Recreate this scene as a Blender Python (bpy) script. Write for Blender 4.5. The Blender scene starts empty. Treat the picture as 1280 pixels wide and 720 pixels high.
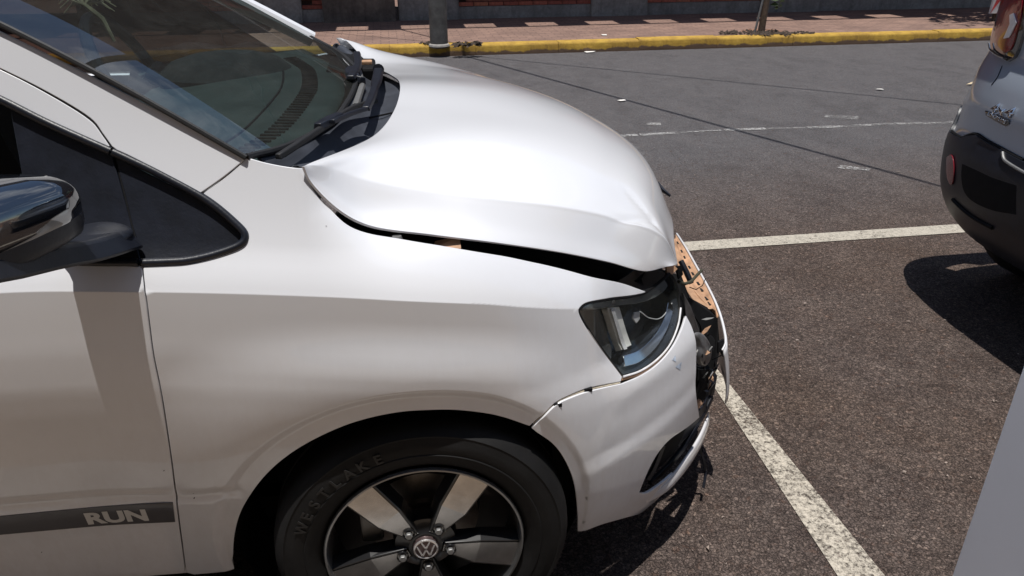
import bpy, bmesh, math, random
import numpy as np
from mathutils import Vector, Matrix
from mathutils.geometry import delaunay_2d_cdt
sc = bpy.context.scene
col = sc.collection
random.seed(7)

# ------------------------------------------------------------------ camera, sky, sun, exposure
F_PX, YAW, PITCH, ROLL, CAM = 950.0, 0.152964, 0.452368, -0.003996, (-0.0015, -1.13278, 1.45324)
cd = bpy.data.cameras.new('camera'); cam = bpy.data.objects.new('camera', cd); col.objects.link(cam)
fw = Vector((math.sin(YAW)*math.cos(PITCH), math.cos(YAW)*math.cos(PITCH), -math.sin(PITCH)))
rt = Vector((math.cos(YAW), -math.sin(YAW), 0)); up = rt.cross(fw)
r2 = rt*math.cos(ROLL)+up*math.sin(ROLL); u2 = r2.cross(fw)
cam.matrix_world = Matrix(((r2.x, u2.x, -fw.x, CAM[0]), (r2.y, u2.y, -fw.y, CAM[1]), (r2.z, u2.z, -fw.z, CAM[2]), (0, 0, 0, 1)))
cd.sensor_width = 36; cd.lens = F_PX/1280*36; cd.clip_start = .05; cd.clip_end = 3000
sc.camera = cam
sc.render.resolution_x, sc.render.resolution_y = 1024, 576
SUN_EL, SUN_ROT = math.radians(84), math.radians(184)
w = bpy.data.worlds.new("World"); sc.world = w; w.use_nodes = True
nt = w.node_tree; bgn = nt.nodes['Background']
sky = nt.nodes.new('ShaderNodeTexSky'); sky.sky_type = 'NISHITA'; sky.sun_disc = False
sky.sun_elevation = SUN_EL; sky.sun_rotation = SUN_ROT; sky.air_density = 1.0; sky.dust_density = .2; sky.ozone_density = 1.6
tc = nt.nodes.new('ShaderNodeTexCoord')
mp = nt.nodes.new('ShaderNodeMapping'); mp.inputs['Scale'].default_value = (1, 1, 2.4)
nz = nt.nodes.new('ShaderNodeTexNoise'); nz.inputs['Scale'].default_value = 2.6; nz.inputs['Detail'].default_value = 9; nz.inputs['Roughness'].default_value = .62; nz.inputs['Distortion'].default_value = .6
cr = nt.nodes.new('ShaderNodeValToRGB'); cr.color_ramp.elements[0].position = .51; cr.color_ramp.elements[1].position = .78
mx = nt.nodes.new('ShaderNodeMixRGB'); mx.inputs['Color2'].default_value = (12, 12.5, 13.2, 1)
nt.links.new(tc.outputs['Generated'], mp.inputs['Vector']); nt.links.new(mp.outputs['Vector'], nz.inputs['Vector'])
nt.links.new(nz.outputs['Fac'], cr.inputs['Fac']); nt.links.new(cr.outputs['Color'], mx.inputs['Fac'])
nt.links.new(sky.outputs['Color'], mx.inputs['Color1']); nt.links.new(mx.outputs['Color'], bgn.inputs['Color'])
bgn.inputs['Strength'].default_value = .085
ld = bpy.data.lights.new('sun', 'SUN'); ld.energy = 4.2; ld.angle = math.radians(.53); ld.color = (1, .965, .91)
sun = bpy.data.objects.new('sun', ld); col.objects.link(sun)
sdir = Vector((math.sin(SUN_ROT)*math.cos(SUN_EL), math.cos(SUN_ROT)*math.cos(SUN_EL), math.sin(SUN_EL)))
sun.rotation_euler = sdir.to_track_quat('Z', 'Y').to_euler(); sun.location = (0, 0, 30)
sc.view_settings.view_transform = 'Standard'; sc.view_settings.look = 'None'
sc.view_settings.exposure = .2; sc.view_settings.gamma = 1

# ------------------------------------------------------------------ materials
def newmat(name):
    m = bpy.data.materials.new(name); m.use_nodes = True
    return m, m.node_tree, m.node_tree.nodes['Principled BSDF']
def noise(n, scale, detail=6, rough=.6, vec=None, dist=0):
    t = n.nodes.new('ShaderNodeTexNoise'); t.inputs['Scale'].default_value = scale; t.inputs['Detail'].default_value = detail
    t.inputs['Roughness'].default_value = rough; t.inputs['Distortion'].default_value = dist
    if vec: n.links.new(vec, t.inputs['Vector'])
    return t.outputs['Fac']
def ocoord(n, scale=None):
    t = n.nodes.new('ShaderNodeTexCoord'); o = t.outputs['Object']
    if scale:
        mpn = n.nodes.new('ShaderNodeMapping'); mpn.inputs['Scale'].default_value = scale
        n.links.new(o, mpn.inputs['Vector']); o = mpn.outputs['Vector']
    return o
def ramp(n, fac, stops):
    r = n.nodes.new('ShaderNodeValToRGB'); e = r.color_ramp.elements
    e[0].position, e[0].color = stops[0][0], (*stops[0][1], 1) if len(stops[0][1]) == 3 else stops[0][1]
    e[1].position, e[1].color = stops[-1][0], (*stops[-1][1], 1)
    for p, c in stops[1:-1]:
        k = e.new(p); k.color = (*c, 1)
    n.links.new(fac, r.inputs['Fac']); return r.outputs['Color']
def mixc(n, fac, a, b, blend='MIX'):
    m = n.nodes.new('ShaderNodeMixRGB'); m.blend_type = blend
    for s, v in (('Fac', fac), ('Color1', a), ('Color2', b)):
        if isinstance(v, (int, float)): m.inputs[s].default_value = v
        elif isinstance(v, tuple): m.inputs[s].default_value = (*v, 1)
        else: n.links.new(v, m.inputs[s])
    return m.outputs['Color']
def bump(n, b, fac, strength, dist, prev=None):
    k = n.nodes.new('ShaderNodeBump'); k.inputs['Strength'].default_value = strength; k.inputs['Distance'].default_value = dist
    n.links.new(fac, k.inputs['Height'])
    if prev: n.links.new(prev, k.inputs['Normal'])
    n.links.new(k.outputs['Normal'], b.inputs['Normal']); return k.outputs['Normal']
def plain(name, c, rough=.5, metal=0, coat=0, var=.15, vscale=30, bmp=0, spec=.5):
    m, n, b = newmat(name)
    v = ocoord(n); f = noise(n, vscale, 5, .6, v)
    dk = tuple(x*(1-var) for x in c); lt = tuple(min(1, x*(1+var)) for x in c)
    n.links.new(ramp(n, f, [(.3, dk), (.7, lt)]), b.inputs['Base Color'])
    b.inputs['Roughness'].default_value = rough; b.inputs['Metallic'].default_value = metal
    b.inputs['Coat Weight'].default_value = coat; b.inputs['Coat Roughness'].default_value = .03
    b.inputs['Specular IOR Level'].default_value = spec
    if bmp: bump(n, b, noise(n, vscale*6, 3, .6, v), bmp, .002)
    return m
def carpaint(name, c, metal=0, dirt=.35):
    m, n, b = newmat(name)
    v = ocoord(n)
    big = noise(n, 3.0, 6, .65, v); fine = noise(n, 70, 4, .7, ocoord(n, (1, 1, .35)))
    # road dust: more of it low on the body, broken up by noise
    sp = n.nodes.new('ShaderNodeSeparateXYZ'); n.links.new(v, sp.inputs[0])
    mr = n.nodes.new('ShaderNodeMapRange'); mr.inputs['From Min'].default_value = .95; mr.inputs['From Max'].default_value = .25
    mr.inputs['To Min'].default_value = .0; mr.inputs['To Max'].default_value = 1
    n.links.new(sp.outputs['Z'], mr.inputs['Value'])
    f2 = ramp(n, big, [(.3, (.25,)*3), (.75, (1,)*3)]); f3 = ramp(n, fine, [(.3, (.35,)*3), (.7, (1,)*3)])
    a = mixc(n, 1.0, f2, f3, 'MULTIPLY'); a = mixc(n, 1.0, a, mr.outputs[0], 'MULTIPLY'); a = mixc(n, 1.0, a, (dirt,)*3, 'MULTIPLY')
    n.links.new(mixc(n, a, c, (.30, .20, .13)), b.inputs['Base Color'])
    ro = ramp(n, a, [(0, (.28,)*3), (.4, (.5,)*3)]); n.links.new(ro, b.inputs['Roughness'])
    b.inputs['Metallic'].default_value = metal
    b.inputs['Coat Weight'].default_value = 1; b.inputs['Coat IOR'].default_value = 1.55
    cro = ramp(n, a, [(0, (.025,)*3), (.5, (.16,)*3)]); n.links.new(cro, b.inputs['Coat Roughness'])
    op = noise(n, 380, 2, .5, v)
    k = n.nodes.new('ShaderNodeBump'); k.inputs['Strength'].default_value = .012; k.inputs['Distance'].default_value = .001
    n.links.new(op, k.inputs['Height']); n.links.new(k.outputs[0], b.inputs['Coat Normal'])
    return m
def glassmat(name, tint, ior=1.5, rough=0.0, dust=0.0):
    m, n, b = newmat(name); n.nodes.remove(b)
    out = n.nodes['Material Output']
    t = n.nodes.new('ShaderNodeBsdfTransparent'); t.inputs['Color'].default_value = (*tint, 1)
    g = n.nodes.new('ShaderNodeBsdfGlossy'); g.inputs['Roughness'].default_value = rough
    fr = n.nodes.new('ShaderNodeFresnel'); ge = n.nodes.new('ShaderNodeNewGeometry'); mi = n.nodes.new('ShaderNodeMapRange'); n.links.new(ge.outputs['Backfacing'], mi.inputs['Value'])
    mi.inputs['To Min'].default_value = ior; mi.inputs['To Max'].default_value = 1/ior; n.links.new(mi.outputs[0], fr.inputs['IOR'])   # thin pane: the same mirror strength from both sides
    mx_ = n.nodes.new('ShaderNodeMixShader'); n.links.new(fr.outputs[0], mx_.inputs[0]); n.links.new(t.outputs[0], mx_.inputs[1]); n.links.new(g.outputs[0], mx_.inputs[2])
    last = mx_.outputs[0]
    if dust:
        d = n.nodes.new('ShaderNodeBsdfDiffuse'); d.inputs['Color'].default_value = (.55, .56, .52, 1)
        f = noise(n, 9, 8, .75, ocoord(n, (1, 1, 3)), .4); r_ = ramp(n, f, [(.45, (dust*.35,)*3), (.8, (dust,)*3)])
        m2 = n.nodes.new('ShaderNodeMixShader'); n.links.new(r_, m2.inputs[0]); n.links.new(last, m2.inputs[1]); n.links.new(d.outputs[0], m2.inputs[2]); last = m2.outputs[0]
    n.links.new(last, out.inputs['Surface'])
    return m
M = {}
M['white'] = carpaint('white_paint', (.74, .75, .785))
M['silver'] = carpaint('silver_paint', (.40, .45, .53), metal=.35, dirt=.25)
M['cap'] = plain('gloss_black', (.008, .010, .014), .12, coat=1, var=.1)
M['cap'].node_tree.nodes['Principled BSDF'].inputs['Coat IOR'].default_value = 2.2; M['cap'].node_tree.nodes['Principled BSDF'].inputs['Roughness'].default_value = .06
M['trim'] = plain('satin_black_trim', (.009, .011, .018), .40, var=.3, bmp=.15)
M['dark'] = plain('shadow_black_plastic', (.006, .006, .007), .75, var=.3, spec=.2)
M['cowl'] = plain('weathered_cowl_plastic', (.042, .047, .060), .5, var=.35, vscale=12, bmp=.25)
M['rubber'] = plain('rubber', (.012, .012, .013), .55, var=.3, vscale=14, bmp=.25)
M['tyre'] = plain('tyre_rubber', (.0075, .0072, .0075), .7, var=.5, vscale=10, bmp=.4, spec=.3)
M['tyre_text'] = plain('tyre_lettering', (.0095, .009, .009), .6, var=.2)
M['rim_dark'] = plain('rim_black_paint', (.010, .010, .011), .3, coat=.5)
M['rim_face'] = plain('machined_rim', (.42, .41, .40), .22, metal=.85, coat=.6, var=.25, vscale=18)
M['rim_edge'] = plain('rim_lip', (.22, .22, .22), .3, metal=.8)
M['chrome'] = plain('chrome', (.75, .75, .76), .1, metal=1, var=.03)
M['badge'] = plain('badge_silver', (.62, .60, .60), .25, metal=.7, var=.05)
M['badge_dark'] = plain('badge_field', (.10, .07, .07), .3, metal=.5)
M['steel'] = plain('brake_steel', (.25, .23, .21), .4, metal=.9, var=.3)
M['tan'] = plain('dusty_raw_plastic', (.42, .25, .15), .7, var=.35, vscale=22, bmp=.3)
M['tan2'] = plain('torn_foam', (.40, .24, .15), .9, var=.5, vscale=60, bmp=.6)
M['greyplastic'] = plain('broken_grey_plastic', (.12, .12, .125), .35, coat=.3, var=.5, vscale=25, bmp=.3)
M['tanwhite'] = plain('yellowed_plastic', (.55, .48, .36), .5, var=.25, vscale=60)
M['scuff'] = plain('blue_grey_scuff', (.48, .55, .66), .6, var=.4, vscale=120)
M['olive'] = plain('olive_bracket', (.06, .06, .04), .5)
M['glass'] = glassmat('windscreen_glass', (.48, .58, .58), 2.5, dust=.04)
M['sideglass'] = glassmat('tinted_side_glass', (.10, .12, .13), 1.5)
M['farglass'] = glassmat('far_tinted_glass', (.15, .12, .115), 1.3)
M['lens'] = glassmat('headlight_lens', (.88, .90, .90), 1.5, .01, dust=.05)
M['lampbowl'] = plain('lamp_housing', (.020, .024, .032), .25, coat=.4)
M['lampgrey2'] = plain('lamp_top_highlight', (.16, .17, .17), .2, coat=1, var=.3, vscale=20)
M['lampgrey3'] = plain('signal_lens', (.22, .21, .20), .2, coat=1, var=.3, vscale=40)
M['bezel'] = plain('lamp_bezel', (.06, .06, .062), .22, coat=.5)
M['lampgrey'] = plain('lamp_grey_insert', (.85, .84, .80), .4, metal=.0)
M['dash'] = plain('dashboard_plastic', (.07, .085, .082), .6, var=.25, vscale=10, bmp=.3)
M['vent'] = plain('vent_slot', (.004, .004, .004), .9)
M['fabric'] = plain('seat_fabric', (.03, .032, .036), .9, var=.3, vscale=60, bmp=.5)
M['straw'] = plain('straw', (.50, .40, .26), .8, var=.4, vscale=40)
M['red'] = plain('red_lamp', (.22, .004, .012), .15, coat=1, var=.2)
M['redrefl'] = plain('red_reflector', (.17, .008, .015), .2, coat=1, var=.2, vscale=200)
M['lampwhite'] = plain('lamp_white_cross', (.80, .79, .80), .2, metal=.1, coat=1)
M['stripe'] = plain('decal_grey', (.055, .052, .058), .35, var=.1, coat=.4)
M['letter'] = plain('decal_letter', (.55, .54, .52), .4, var=.08)
M['metalgrey'] = plain('painted_sheet_metal', (.82, .85, .90), .34, var=.05, vscale=2, coat=.2)
M['pole'] = plain('weathered_pole', (.11, .105, .10), .85, var=.4, vscale=9, bmp=.6)
M['wood'] = plain('weathered_wood', (.10, .07, .05), .9, var=.4, vscale=25, bmp=.5)
M['leaf'] = plain('leaf', (.06, .09, .03), .6, var=.4)
M['deadleaf'] = plain('dead_leaves', (.05, .035, .025), .9, var=.5, vscale=40)
M['litter'] = plain('litter', (.75, .72, .68), .7, var=.1)
M['cable'] = plain('cable_sheath', (.02, .02, .02), .7)
M['barrier_red'] = plain('barrier_red', (.55, .06, .06), .5); M['barrier_white'] = plain('barrier_white', (.7, .7, .7), .5)
M['grey_metal'] = plain('galvanised', (.22, .22, .22), .5, metal=.5)
M['plaster'] = plain('warm_plaster', (.17, .14, .105), .9, var=.12, vscale=2, bmp=.2)

def asphalt():
    m, n, b = newmat('asphalt')
    v = ocoord(n)
    sp = n.nodes.new('ShaderNodeSeparateXYZ'); n.links.new(v, sp.inputs[0])
    big = noise(n, .9, 7, .62, v, .4); mid = noise(n, 7, 6, .7, v, .2); fine = noise(n, 80, 6, .85, v); grit = noise(n, 210, 3, .8, v)
    c = ramp(n, mid, [(.28, (.130, .100, .090)), (.5, (.188, .150, .136)), (.74, (.250, .203, .182))])
    c = mixc(n, ramp(n, big, [(.4, (0,)*3), (.66, (.7,)*3)]), c, (.195, .140, .110))
    # lane wear: the traffic lane is smoother and greyer than the parking strip
    wob = n.nodes.new('ShaderNodeMath'); wob.operation = 'MULTIPLY_ADD'; wob.inputs[1].default_value = .9
    n.links.new(big, wob.inputs[0]); n.links.new(sp.outputs['Y'], wob.inputs[2])
    lane = n.nodes.new('ShaderNodeMapRange'); lane.inputs['From Min'].default_value = 2.5; lane.inputs['From Max'].default_value = 4.2
    n.links.new(wob.outputs[0], lane.inputs['Value'])
    c2 = ramp(n, mid, [(.3, (.152, .147, .154)), (.7, (.192, .186, .194))])
    c = mixc(n, lane.outputs[0], c, c2)
    st = n.nodes.new('ShaderNodeTexVoronoi'); st.inputs['Scale'].default_value = 85; n.links.new(v, st.inputs['Vector'])
    stc = n.nodes.new('ShaderNodeSeparateColor'); n.links.new(st.outputs['Color'], stc.inputs[0])
    sel = ramp(n, stc.outputs[0], [(.90, (0,)*3), (.96, (1,)*3)]); near = ramp(n, st.outputs['Distance'], [(.25, (1,)*3), (.45, (0,)*3)])
    sel = mixc(n, 1.0, sel, near, 'MULTIPLY'); sel = mixc(n, 1.0, sel, (.55,)*3, 'MULTIPLY')
    c = mixc(n, sel, c, (.27, .22, .19))
    rs = noise(n, 26, 5, .75, v, .3); c = mixc(n, ramp(n, rs, [(.56, (0,)*3), (.66, (.55,)*3)]), c, (.15, .085, .06))
    ds = noise(n, 2.3, 6, .7, ocoord(n, (1, .6, 1)), .6); c = mixc(n, 1.0, c, ramp(n, ds, [(.36, (.86, .855, .855)), (.5, (1,)*3), (.7, (1.08, 1.07, 1.06))]), 'MULTIPLY')
    c = mixc(n, 1.0, c, ramp(n, fine, [(.34, (.30, .28, .28)), (.47, (.95,)*3), (.68, (1.55, 1.5, 1.45))]), 'MULTIPLY')
    c = mixc(n, 1.0, c, ramp(n, grit, [(.34, (.45,)*3), (.64, (1.5,)*3)]), 'MULTIPLY')
    wv = n.nodes.new('ShaderNodeTexNoise'); wv.inputs['Scale'].default_value = 60; wv.inputs['Detail'].default_value = 3; n.links.new(v, wv.inputs['Vector'])
    va = n.nodes.new('ShaderNodeVectorMath'); va.operation = 'MULTIPLY_ADD'; va.inputs[1].default_value = (.018, .018, .018); n.links.new(wv.outputs['Color'], va.inputs[0]); n.links.new(v, va.inputs[2])
    ve = n.nodes.new('ShaderNodeTexVoronoi'); ve.feature = 'DISTANCE_TO_EDGE'; ve.inputs['Scale'].default_value = 95; n.links.new(va.outputs[0], ve.inputs['Vector'])
    vc = n.nodes.new('ShaderNodeTexVoronoi'); vc.inputs['Scale'].default_value = 95; n.links.new(va.outputs[0], vc.inputs['Vector'])
    crev = ramp(n, ve.outputs['Distance'], [(.0, (.22,)*3), (.10, (.85,)*3), (.3, (1.12,)*3)])
    vcs = n.nodes.new('ShaderNodeSeparateColor'); n.links.new(vc.outputs['Color'], vcs.inputs[0])
    stone = ramp(n, vcs.outputs[0], [(0, (.62, .60, .60)), (.5, (.98, .96, .95)), (.9, (1.18, 1.16, 1.14)), (1, (1.6, 1.55, 1.48))])
    agg = mixc(n, 1.0, crev, stone, 'MULTIPLY')
    lf_ = n.nodes.new('ShaderNodeMapRange'); lf_.inputs['To Min'].default_value = .95; lf_.inputs['To Max'].default_value = .45; n.links.new(lane.outputs[0], lf_.inputs['Value'])
    c = mixc(n, lf_.outputs[0], c, mixc(n, 1.0, c, agg, 'MULTIPLY'))
    # short open pits and cracks running mostly along the road
    ck = noise(n, 34, 6, .8, ocoord(n, (.6, 1.5, 1)), 1.2)
    pit = ramp(n, ck, [(.36, (1,)*3), (.395, (0,)*3)])
    nl = n.nodes.new('ShaderNodeMath'); nl.operation = 'SUBTRACT'; nl.inputs[0].default_value = 1; n.links.new(lane.outputs[0], nl.inputs[1])
    pit = mixc(n, 1.0, pit, nl.outputs[0], 'MULTIPLY')
    c = mixc(n, pit, c, (.030, .024, .022))
    n.links.new(c, b.inputs['Base Color']); b.inputs['Roughness'].default_value = .9; b.inputs['Specular IOR Level'].default_value = .25
    h0 = bump(n, b, ve.outputs['Distance'], 1.0, .02); h1 = bump(n, b, fine, .8, .014, h0); h2 = bump(n, b, grit, .9, .006, h1); bump(n, b, pit, -.8, .01, h2)
    return m
M['asphalt'] = asphalt()
def roadpaint(name, c, cover, edge=.08):
    """worn paint: bare asphalt shows where the noise mask opens"""
    m, n, b = newmat(name)
    out = n.nodes['Material Output']; v = ocoord(n)
    f1 = noise(n, 42, 5, .8, v, .5); f2 = noise(n, 3.5, 4, .6, v)
    f3 = noise(n, 75, 4, .85, v); a = mixc(n, .22, mixc(n, .62, f1, f3), f2)
    mask = ramp(n, a, [(cover-edge, (0,)*3), (cover+edge*.4, (1,)*3)])
    fine = noise(n, 160, 3, .7, v)
    n.links.new(mixc(n, 1.0, ramp(n, f1, [(.3, tuple(x*.7 for x in c)), (.75, c)]), ramp(n, fine, [(.3, (.62,)*3), (.6, (1.1,)*3)]), 'MULTIPLY'), b.inputs['Base Color'])
    b.inputs['Roughness'].default_value = .85
    bump(n, b, fine, .8, .006)
    t = n.nodes.new('ShaderNodeBsdfTransparent'); mxs = n.nodes.new('ShaderNodeMixShader')
    n.links.new(mask, mxs.inputs[0]); n.links.new(t.outputs[0], mxs.inputs[1]); n.links.new(b.outputs[0], mxs.inputs[2]); n.links.new(mxs.outputs[0], out.inputs['Surface'])
    return m
M['line'] = roadpaint('worn_white_road_paint', (.60, .54, .45), .497)
M['line2'] = roadpaint('worn_white_road_paint_far', (.54, .49, .41), .45)
M['faded'] = roadpaint('faded_white_road_paint', (.44, .43, .42), .515, .04)
def kerbmat():
    m, n, b = newmat('yellow_kerb_paint'); v = ocoord(n)
    f = noise(n, 6, 8, .75, v, .5)
    sp = n.nodes.new('ShaderNodeSeparateXYZ'); n.links.new(v, sp.inputs[0])
    c = ramp(n, f, [(.30, (.14, .09, .03)), (.42, (.34, .20, .03)), (.6, (.50, .31, .045)), (.8, (.57, .39, .09))])
    # darker brown along the foot of the kerb, ragged edge
    f3 = noise(n, 4, 6, .7, ocoord(n, (1, 1, .1)), .3)
    mm = n.nodes.new('ShaderNodeMath'); mm.operation = 'MULTIPLY_ADD'; mm.inputs[1].default_value = .13; n.links.new(f3, mm.inputs[0])
    neg = n.nodes.new('ShaderNodeMath'); neg.operation = 'MULTIPLY'; neg.inputs[1].default_value = -1; n.links.new(sp.outputs['Z'], neg.inputs[0]); n.links.new(neg.outputs[0], mm.inputs[2])
    k = ramp(n, mm.outputs[0], [(.02, (0,)*3), (.035, (1,)*3)])
    c = mixc(n, k, c, (.13, .08, .05))
    n.links.new(c, b.inputs['Base Color']); b.inputs['Roughness'].default_value = .8
    bump(n, b, f, .6, .02); return m
M['kerb'] = kerbmat()
def pavemat():
    m, n, b = newmat('pink_paving'); v = ocoord(n)
    br = n.nodes.new('ShaderNodeTexBrick'); n.links.new(v, br.inputs['Vector'])
    br.inputs['Color1'].default_value = (.27, .175, .14, 1); br.inputs['Color2'].default_value = (.21, .135, .11, 1); br.inputs['Mortar'].default_value = (.14, .09, .075, 1)
    br.inputs['Scale'].default_value = 1; br.inputs['Brick Width'].default_value = .2; br.inputs['Row Height'].default_value = .1; br.inputs['Mortar Size'].default_value = .006
    f = noise(n, 2.2, 8, .7, v); c = mixc(n, 1.0, br.outputs['Color'], ramp(n, f, [(.3, (.72, .7, .7)), (.7, (1.15, 1.12, 1.08))]), 'MULTIPLY')
    f2 = noise(n, 30, 4, .7, v); c = mixc(n, 1.0, c, ramp(n, f2, [(.3, (.8,)*3), (.7, (1.15,)*3)]), 'MULTIPLY')
    n.links.new(c, b.inputs['Base Color']); b.inputs['Roughness'].default_value = .9
    bump(n, b, br.outputs['Fac'], -.4, .01); return m
M['paving'] = pavemat()
def conc(name, c, stain=.5):
    m, n, b = newmat(name); v = ocoord(n)
    f = noise(n, 1.7, 9, .7, v, .3); g = noise(n, 22, 5, .7, v); s = noise(n, 2.5, 6, .7, ocoord(n, (3, 3, .4)), .2)
    cc = ramp(n, f, [(.3, tuple(x*(1-stain) for x in c)), (.55, c), (.75, tuple(x*1.2 for x in c))])
    cc = mixc(n, ramp(n, s, [(.5, (0,)*3), (.7, (.55,)*3)]), cc, tuple(x*.35 for x in c))
    cc = mixc(n, 1.0, cc, ramp(n, g, [(.3, (.75,)*3), (.7, (1.15,)*3)]), 'MULTIPLY')
    n.links.new(cc, b.inputs['Base Color']); b.inputs['Roughness'].default_value = .9; bump(n, b, g, .5, .01); return m
M['concrete'] = conc('stained_concrete', (.34, .32, .30)); M['concrete2'] = conc('dirty_render', (.20, .165, .14), .6)
M['nearpave'] = conc('near_pavement_concrete', (.25, .185, .13), .35); M['earth'] = plain('red_earth', (.22, .12, .08), .95, var=.3, vscale=3)
M['bricks'] = [plain('fired_brick_%s' % s, c, .85, var=.3, vscale=30, bmp=.4) for s, c in (('a', (.42, .13, .085)), ('b', (.34, .10, .07)), ('c', (.46, .17, .10)), ('d', (.27, .09, .065)))]
M['brickfar'] = conc('brown_brickwork', (.045, .022, .016), .3)
M['mortar'] = plain('dark_mortar', (.07, .055, .05), .95, var=.3)

# ------------------------------------------------------------------ mesh helpers
def empty(name, loc=(0, 0, 0)):
    o = bpy.data.objects.new(name, None); col.objects.link(o); o.location = loc; o.empty_display_size = .1; return o
def tag(o, label=None, cat=None, group=None, kind=None):
    if label: o['label'] = label
    if cat: o['category'] = cat
    if group: o['group'] = group
    if kind: o['kind'] = kind
    return o
def link(name, me, mat, parent=None, bev=0, bseg=2):
    o = bpy.data.objects.new(name, me); col.objects.link(o)
    for m_ in (mat if isinstance(mat, (list, tuple)) else [mat]): me.materials.append(m_)
    if parent is not None:
        o.parent = parent
        root = parent
        off = Vector(root.location)
        while root.parent: root = root.parent; off += Vector(root.location)
        o.location = -off if root is parent or True else o.location
    if bev:
        md = o.modifiers.new('bevel', 'BEVEL'); md.width = bev; md.segments = bseg; md.limit_method = 'ANGLE'; md.angle_limit = math.radians(35)
        md.harden_normals = False
    return o
def raw(name, V, Fc, mat, parent=None, smooth=True, bev=0, sharp=40):
    me = bpy.data.meshes.new(name); me.from_pydata([tuple(v) for v in V], [], Fc); me.update()
    if smooth:
        me.polygons.foreach_set('use_smooth', [True]*len(me.polygons))
        me.set_sharp_from_angle(angle=math.radians(sharp))
    return link(name, me, mat, parent, bev)
class MB:
    def __init__(s): s.V = []; s.F = []
    def add(s, V, F_):
        k = len(s.V); s.V += [tuple(v) for v in V]; s.F += [tuple(i+k for i in f) for f in F_]; return s
    def box(s, a, b):
        x0, y0, z0 = a; x1, y1, z1 = b
        return s.add([(x0, y0, z0), (x1, y0, z0), (x1, y1, z0), (x0, y1, z0), (x0, y0, z1), (x1, y0, z1), (x1, y1, z1), (x0, y1, z1)],
                     [(0, 3, 2, 1), (4, 5, 6, 7), (0, 1, 5, 4), (1, 2, 6, 5), (2, 3, 7, 6), (3, 0, 4, 7)])
    def tube(s, path, r, seg=8, cap=True):
        path = [Vector(p) for p in path]; n = len(path)
        rs = r if isinstance(r, (list, tuple)) else [r]*n
        V = []; F_ = []; prev = None
        for i, p in enumerate(path):
            t = (path[min(i+1, n-1)]-path[max(i-1, 0)]).normalized()
            if prev is None:
                a = t.cross(Vector((0, 0, 1)));  a = a if a.length > .1 else t.cross(Vector((1, 0, 0)))
            else: a = prev - t*prev.dot(t)
            a.normalize(); prev = a; bb = t.cross(a)
            for k in range(seg):
                an = 2*math.pi*k/seg; V.append(p+(a*math.cos(an)+bb*math.sin(an))*rs[i])
        for i in range(n-1):
            for k in range(seg): F_.append((i*seg+k, i*seg+(k+1) % seg, (i+1)*seg+(k+1) % seg, (i+1)*seg+k))
        if cap: F_.append(tuple(range(seg-1, -1, -1))); F_.append(tuple(range((n-1)*seg, n*seg)))
        return s.add(V, F_)
    def slab(s, poly, th):
        """planar-ish polygon of 3D points thickened along th (a vector)"""
        th = Vector(th); n = len(poly); V = [Vector(p) for p in poly]+[Vector(p)+th for p in poly]
        return s.add(V, [tuple(range(n)), tuple(range(2*n-1, n-1, -1))]+[(i, i+n, (i+1) % n+n, (i+1) % n) for i in range(n)])
    def lathe(s, prof, c, ax='y', seg=64):
        """profile of (radius, depth) turned round an axis through c"""
        V = []; m = len(prof)
        for k in range(seg):
            a = 2*math.pi*k/seg; ca, sa = math.cos(a), math.sin(a)
            for r, d in prof:
                if ax == 'y': V.append((c[0]+r*ca, c[1]+d, c[2]+r*sa))
                elif ax == 'x': V.append((c[0]+d, c[1]+r*ca, c[2]+r*sa))
                else: V.append((c[0]+r*ca, c[1]+r*sa, c[2]+d))
        F_ = []
        for k in range(seg):
            k2 = (k+1) % seg
            for i in range(m-1): F_.append((k*m+i, k*m+i+1, k2*m+i+1, k2*m+i))
        return s.add(V, F_)
    def build(s, name, mat, parent=None, smooth=True, bev=0, sharp=40): return raw(name, s.V, s.F, mat, parent, smooth, bev, sharp)
def cat(P, n):
    """Catmull-Rom through tuples of any length, n samples"""
    P = [np.array(p, float) for p in P]; m = len(P)-1; out = []
    for i in range(n):
        u = i/(n-1)*m; k = min(int(u), m-1); t = u-k
        p0 = P[k-1] if k > 0 else 2*P[0]-P[1]; p1, p2 = P[k], P[k+1]; p3 = P[k+2] if k+2 <= m else 2*P[m]-P[m-1]
        out.append(.5*((2*p1)+(-p0+p2)*t+(2*p0-5*p1+4*p2-p3)*t*t+(-p0+3*p1-3*p2+p3)*t**3))
    return out
def dens(P, step, closed=True):
    out = []; n = len(P)
    for i in range(n if closed else n-1):
        a = np.array(P[i], float); b = np.array(P[(i+1) % n], float); k = max(1, int(np.linalg.norm(b-a)/step))
        for j in range(k): out.append(a+(b-a)*j/k)
    if not closed: out.append(np.array(P[-1], float))
    return out
def smoothpoly(parts, step=.012):
    """outline from runs of points: each run is smoothed by a spline, corners between runs stay sharp"""
    out = []
    for run in parts:
        if len(run) == 2: q = [np.array(run[0], float), np.array(run[1], float)]
        else: q = cat(run, (len(run)-1)*6+1)
        out += q[:-1] if True else q
    out = dens(out, step); 
    # drop near duplicates
    res = [out[0]]
    for p in out[1:]:
        if np.linalg.norm(p-res[-1]) > step*.25: res.append(p)
    if np.linalg.norm(res[0]-res[-1]) < step*.25: res.pop()
    return res
def sgrad(fn, s, z, e=2e-4):
    a = Vector(fn(s+e, z))-Vector(fn(s-e, z)); b = Vector(fn(s, z+e))-Vector(fn(s, z-e)); n_ = a.cross(b); n_.normalize(); return n_
def area2(P): return .5*sum(P[i][0]*P[(i+1) % len(P)][1]-P[(i+1) % len(P)][0]*P[i][1] for i in range(len(P)))
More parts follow.
